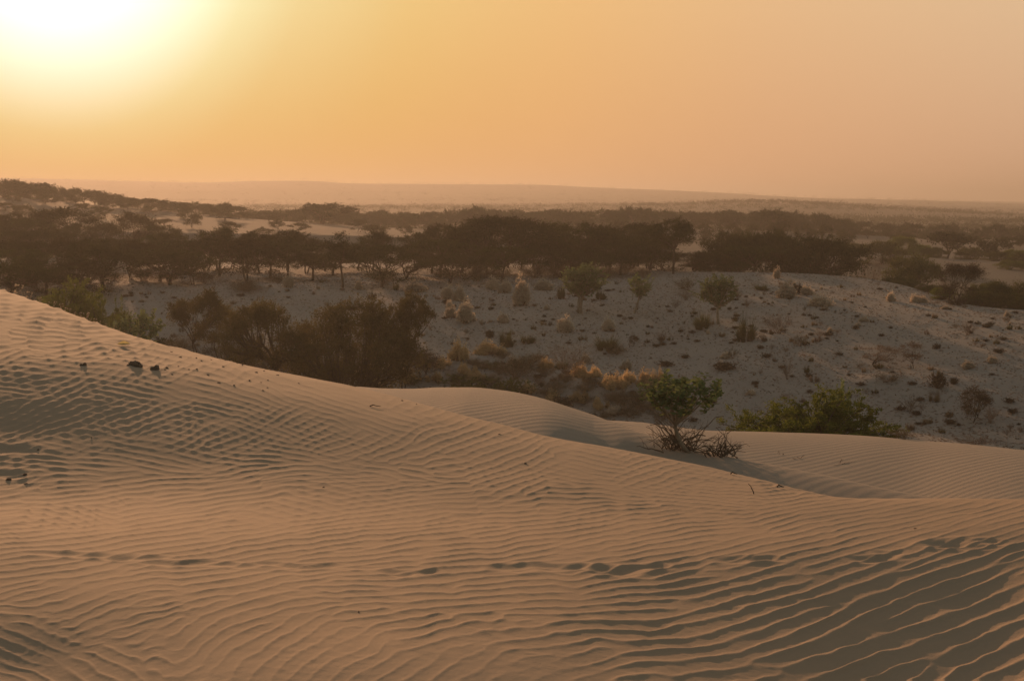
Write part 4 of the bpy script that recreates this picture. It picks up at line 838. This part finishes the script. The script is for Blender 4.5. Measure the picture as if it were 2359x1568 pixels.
# litter, twigs and tiny sprouts that roughen the plain
gl = np.random.default_rng(15); LT = Geo(); n = 95000
th_ = gl.uniform(-R(21.5), R(21.5), n); rr = gl.uniform(62, 172, n); ci_ = ((th_+FINE)/(2*FINE)*(NF-1)).astype(int)+59
rr = rr[np.argsort(np.argsort(rr))]; zz = np.empty(n)
for c_ in np.unique(ci_):
    m_ = ci_ == c_; zz[m_] = np.interp(rr[m_], Rg[:, c_], Zg[:, c_])
P_ = np.stack([rr*np.sin(th_), rr*np.cos(th_), zz+.015], 1); kp = (rr < er[ci_]) & (fbm(P_[:, 0]/5, P_[:, 1]/7, 88) > gl.uniform(-.8, .25, n)); P_ = P_[kp]
h_ = len(P_)
dr = gl.standard_normal((h_, 3))*np.array([1, 1, .25]); LT.leaves(P_, .095, gl, elong=2.4, up=1.6, D=dr)
tag(link('ground_litter', LT.mesh('ground_litter'), M_DRY), 'dry litter and tiny twigs strewn over the sandy plain', 'litter', kind='stuff')
# ---------------------------------------------------------------- little things on the near dune
def lump(seed, n=3):
    g = np.random.default_rng(seed); b = bmesh.new()
    for i in range(n):
        o = Vector((g.normal(0, .55*(n > 1)), g.normal(0, .3*(n > 1)), 0)); s = g.uniform(.35, .7) if n > 1 else .8
        r_ = bmesh.ops.create_icosphere(b, subdivisions=3, radius=s)
        ph = g.uniform(0, 9, 3)
        for w_ in r_['verts']:
            c = w_.co; f = 1+.16*math.sin(7*c.x/s+ph[0])*math.sin(6*c.y/s+ph[1])+.12*math.sin(11*c.z/s+ph[2]+4*c.x/s)+g.normal(0, .02); w_.co = Vector((c.x*f*1.15, c.y*f, c.z*f*.75))+o+Vector((0, 0, s*.45))
    me = bpy.data.meshes.new('clod'); b.to_mesh(me); b.free(); me.materials.append(M_CLOD)
    xs = [q.co.x for q in me.vertices]; zs = [q.co.z for q in me.vertices]
    return dict(parts=[('clod', me)], H=max(zs), W=max(xs)-min(xs))
import bmesh
M_CLOD = sand_mat('dung_earth', (.21,.145,.10), (.30,.21,.15), 9, bump=.02, grain=120)
LP = [lump(900, 5), lump(901, 3), lump(902, 1), lump(903, 1), lump(904, 2)]
put('dung_clump', LP[0], 313, 843, 15, .1, wpx=38, label='larger crumbly clump of dark dung on the left dune slope', cat='dung', cls='clod', sink=.12)
put('dung_clump', LP[1], 356, 852, 13, .1, wpx=22, label='smaller crumbly clump of dark dung right of the larger one', cat='dung', cls='clod', sink=.12)
put('dung_clump', LP[4], 191, 842, 8, .1, wpx=15, label='dark clod left of the larger dung clump on the shaded slope', cat='dung', cls='clod', sink=.15)
for (u, v, h, w_) in [(-0+20,1105,8,16),(58,1093,6,14),(60,1114,4,12),(210,1008,4,5),(88,1036,5,6),(1210,1068,6,8),(826,1409,5,7),(926,923,4,7),(959,931,3,5),(745,1122,4,6),
                      (395,811,4,7),(415,823,4,9),(453,825,4,6),(464,831,3,6),(487,829,3,6),(514,845,5,8),(453,851,5,7),(384,848,6,10),(480,864,4,10),(546,837,3,6),(558,841,4,8),(519,830,3,5),(590,858,4,9),(608,855,4,6),
                      (539,888,4,7),(504,881,3,12),(574,877,5,8),(602,881,3,6),(617,876,3,6),(639,864,3,10),(689,883,3,8),(616,893,3,6),(606,899,3,6),(435,851,3,6),(411,844,3,6),(396,862,3,6),(380,851,3,7),(2108,1217,3,10),(1150,1000,3,8)]:
    put('clod', LP[2+int(ru(0, 3))], u, v, h*.75, ru(0, 6), wpx=w_*.8, cat='clod', cls='clod', sink=.22, group='dark clods scattered on the near dune')
# fallen pale leaf, curled at the edges
lf = Geo(); nx, ny = 12, 8; LV = []
for j in range(ny+1):
    for i_ in range(nx+1):
        s_ = i_/nx*2-1; t_ = j/ny*2-1; hw = .42*(1-abs(s_)**2.2)**.7+.004
        LV.append((s_*.5, t_*hw*.62, .05+.10*abs(t_)**1.6*(1.2-abs(s_)) + .05*s_*s_ + (.14 if t_ > 0 else .02)*abs(t_)**2*(1-s_*s_)))
fi = np.array([[j*(nx+1)+i_, j*(nx+1)+i_+1, (j+1)*(nx+1)+i_+1, (j+1)*(nx+1)+i_] for j in range(ny) for i_ in range(nx)])
lf.add(np.array(LV), fi); M_LEAF = leaf_mat('dry_leaf', (.55,.47,.22), (.70,.62,.32), .55, scale=4)
put('fallen_leaf', make([('leaf_blade', lf, M_LEAF)]), 285, 796, 10, .2, wpx=28, sink=.0, label='curled pale yellow leaf lying sunlit on the left dune crest', cat='leaf', cls='clod')
def stick(seed, pts, r0=.006):
    s_ = Geo(); s_.tube(np.array(pts), np.linspace(r0, r0*.5, len(pts)), 6); return make([('twig', s_, M_BARK)])
p0 = place(1737, 1137); d0 = math.hypot(p0.x, p0.y); sc_ = d0/FPX
o = spawn('twig', stick(1, [(0,0,-.02),(-2.5*sc_,0,5.5*sc_),(-6*sc_,0,12*sc_),(-8.5*sc_,0,18*sc_),(-14*sc_,.0,24*sc_)], .0042), p0, 1, 0, 'thin dark twig stuck upright in the sand near the right crest', 'twig', None, 'clod')
for (u, v, L_, lab) in [(864,938,26,'short dark twig lying on the near dune crest below the middle dune'),(1797,1124,14,'little dark twig lying right of the upright one'),(1690,1094,14,'little dark twig lying on the crest left of the upright one')]:
    p0 = place(u, v); s1_ = math.hypot(p0.x, p0.y)/FPX*L_
    spawn('twig', stick(3, [(-.5*s1_,.1*s1_,.01),(-.2*s1_,.02,.022),(.1*s1_,-.02,.018),(.5*s1_,-.12*s1_,.012)], .006), p0, 1, 0, lab, 'twig', None, 'clod')
for (u, v, w_, lab) in [(1845,1056,28,'low branching twig half buried in the middle dune, left of the curved root'),(1935,1068,60,'curved root lying half buried in the middle dune on the right'),(1800,1046,14,'tiny twig left of the low branching twig on the middle dune')]:
    put('buried_branch', deadwood(810+u % 7, Rr=1.0, H=.25, n=3), u, v, 9, 0, wpx=w_, label=lab, cat='branch', cls='clod')
# small weeds with pale seed heads along the left crest
WEED = []
for i in range(3):
    g = np.random.default_rng(950+i); T = Geo(); C = Geo(); n = 5+i
    for k in range(n):
        e = np.array([g.normal(.08, .10), g.normal(0, .06), g.uniform(.22, .5)]); b = np.array([g.normal(0, .02), 0, -.03]); c = b+np.array([0, 0, e[2]*.7]); pt = bez(b, c, e, 5); T.tube(pt, .003, 3)
        C.leaves(e+g.normal(0, .02, (14, 3)), .030, g, elong=1.5); C.leaves(b+(c-b)*g.uniform(.2, 1, (5, 1))+g.normal(0, .03, (5, 3)), .03, g)
    WEED.append(make([('stems', T, M_DRY), ('seed_heads', C, M_PALE)]))
for i, (u, h) in enumerate([(35,24),(44,12),(52,10),(62,16),(70,10),(92,12),(112,8),(124,15),(140,13),(150,9),(160,11),(172,7),(186,12),(200,18),(208,8),(216,10),(230,7),(244,6),(262,8),(275,6),(20,8),(80,8)]):
    t_, _ = ray(u, 700); cidx = int(np.argmin(np.abs(theta-float(t_)))); p = at(float(t_), float(c1r[cidx])-.15)
    put_r('seed_weed', WEED[i % 3], u, px(p)[1]-h, float(c1r[cidx])-.15, ru(-.4, .4), cat='weed', cls='weed', group='small weeds with pale seed heads along the left crest')
# ---------------------------------------------------------------- labels for the many: by the nearest landmark
ORD = ['nearest','second nearest','third nearest','fourth nearest','fifth nearest','sixth nearest','seventh nearest','eighth nearest','ninth nearest','tenth nearest','eleventh nearest','twelfth nearest','thirteenth nearest','fourteenth nearest','fifteenth nearest']
MARKS = {'grove': [('the tall umbrella-shaped tree', 1550, 560), ('the low spreading tree', 1862, 580), ('the wind-swept broad tree', 1125, 560), ('the slender bare-trunked tree', 789, 600), ('the highest domed hazy tree', 290, 520), ('the wide hazy tree at the edge', 125, 510), ('the half bare tree', 1228, 530), ('the tree with the upswept tip', 1325, 550)],
 'ridge': [('the largest ridge tree', 742, 480), ('the small umbrella-shaped ridge tree', 1092, 485), ('the right-leaning ridge tree', 1772, 495), ('the round tree by the pale sand', 517, 480)],
 'dip': [('the small dark thorny tree', 2200, 650), ('the leaning green bush', 2030, 590), ('the wide olive domed bush', 2105, 620), ('the open wispy bush', 2003, 620), ('the domed tree at the right edge', 2282, 565)],
 'far': [('the round dark crown', 2182, 550), ('the domed tree at the right edge', 2282, 560), ('the leaning green bush', 2030, 580), ('the right-leaning ridge tree', 1772, 490)],
 'small': [('the round-crowned green tree', 1337, 690), ('the thin green tree', 1462, 700), ('the crooked-trunk tree', 1655, 715), ('the wide feathery bush', 1882, 950), ('the big dark clump', 1760, 755), ('the mound with dry branches', 2040, 860), ('the upright dark tree', 2240, 940), ('the large dense tree', 820, 790), ('the big tangled tree', 640, 770),
           ('the pale fluffy pair', 1044, 680), ('the large pale-headed tuft', 1075, 720), ('the small flat tree', 448, 720), ('the bare branch fan', 1306, 830), ('the reddish round shrub', 2228, 755), ('the small dark thorny tree', 2200, 680), ('the row of pale bushes', 1836, 670), ('the pinkish dry shrub', 1813, 850), ('the long middle mound', 1390, 795), ('the golden mound clump', 1055, 810), ('the small gnarled tree', 968, 840)],
 'clod': [('the pale yellow leaf', 285, 795), ('the larger dung clump', 313, 838), ('the lying twig', 864, 938), ('the footprint trail', 830, 1310), ('the left picture edge', 0, 1100)],
 'weed': [('the left picture edge', -200, 690)],
 'thick': [('the big tangled tree', 640, 800), ('the large dense tree', 780, 850), ('the small gnarled tree', 968, 850), ('the bare branch fan', 1306, 840), ('the small flat tree', 448, 740), ('the bright row plumes', 1487, 875), ('the broad twiggy shrub', 1187, 850)]}
NOUN = {'golden_tuft': 'golden tuft', 'grass_clump': 'olive grass clump', 'thorn_tree': 'thorn tree', 'thicket_shrub': 'brown thicket shrub', 'leafy_bush': 'green bush', 'dark_clump': 'small dark clump', 'dry_shrub': 'small dry shrub', 'grass_tuft': 'small brown tuft', 'pale_tuft': 'small pale tuft', 'clod': 'dark clod', 'seed_weed': 'weed with pale heads', 'dung_clump': 'dung clod', 'buried_branch': 'twig'}
PRE = {'grove': 'grove ', 'ridge': 'hazy ridge ', 'dip': 'hollow ', 'far': 'hazy far ', 'small': '', 'clod': '', 'weed': '', 'thick': ''}
buck = {}
for (o, a, b, tp, cls, nm) in LIST:
    if 'label' in o.keys() or cls not in MARKS: continue
    vm_ = (b+tp)/2
    best = min(MARKS[cls], key=lambda m_: math.hypot(a-m_[1], 1.6*(vm_-m_[2]))); dx, dy = a-best[1], 1.6*(vm_-best[2])
    side = ('right of' if dx > 0 else 'left of') if abs(dx) > abs(dy) else ('in front of' if dy > 0 else 'behind')
    far_ = b < 505 and cls == 'far'
    buck.setdefault((cls, NOUN.get(nm, nm), best[0], side, far_), []).append((math.hypot(dx, dy), o))
for (cls, nm, mk, side, far_), L_ in buck.items():
    for k, (d_2, o) in enumerate(sorted(L_, key=lambda x: x[0])):
        noun = PRE[cls] + nm.replace('_', ' ')
        if far_: noun = 'tiny skyline tree'
        o['label'] = (ORD[k] if k < len(ORD) else str(k+1)+'th nearest') + ' ' + noun + ' ' + side + ' ' + mk
# ---------------------------------------------------------------- dusty air
HR, Hbot, Htop = 7400.0, -60.0, 62.0
import bmesh
bm = bmesh.new(); bmesh.ops.create_cube(bm, size=1)
for vtx in bm.verts: vtx.co = (vtx.co.x*2*HR, vtx.co.y*2*HR, Hbot if vtx.co.z < 0 else Htop)
hz = bpy.data.meshes.new('haze'); bm.to_mesh(hz); bm.free()
hm = bpy.data.materials.new('haze_air'); hm.use_nodes = True; hn = hm.node_tree; hn.nodes.clear()
ho = hn.nodes.new('ShaderNodeOutputMaterial'); pv = hn.nodes.new('ShaderNodeVolumePrincipled')
hn.links.new(pv.outputs[0], ho.inputs['Volume'])
pv.inputs['Color'].default_value = (.55,.54,.52,1); pv.inputs['Density'].default_value = 0.0005; pv.inputs['Anisotropy'].default_value = .45
tag(link('haze', hz, hm), kind='stuff')
print('done', round(time.time()-T0, 1))
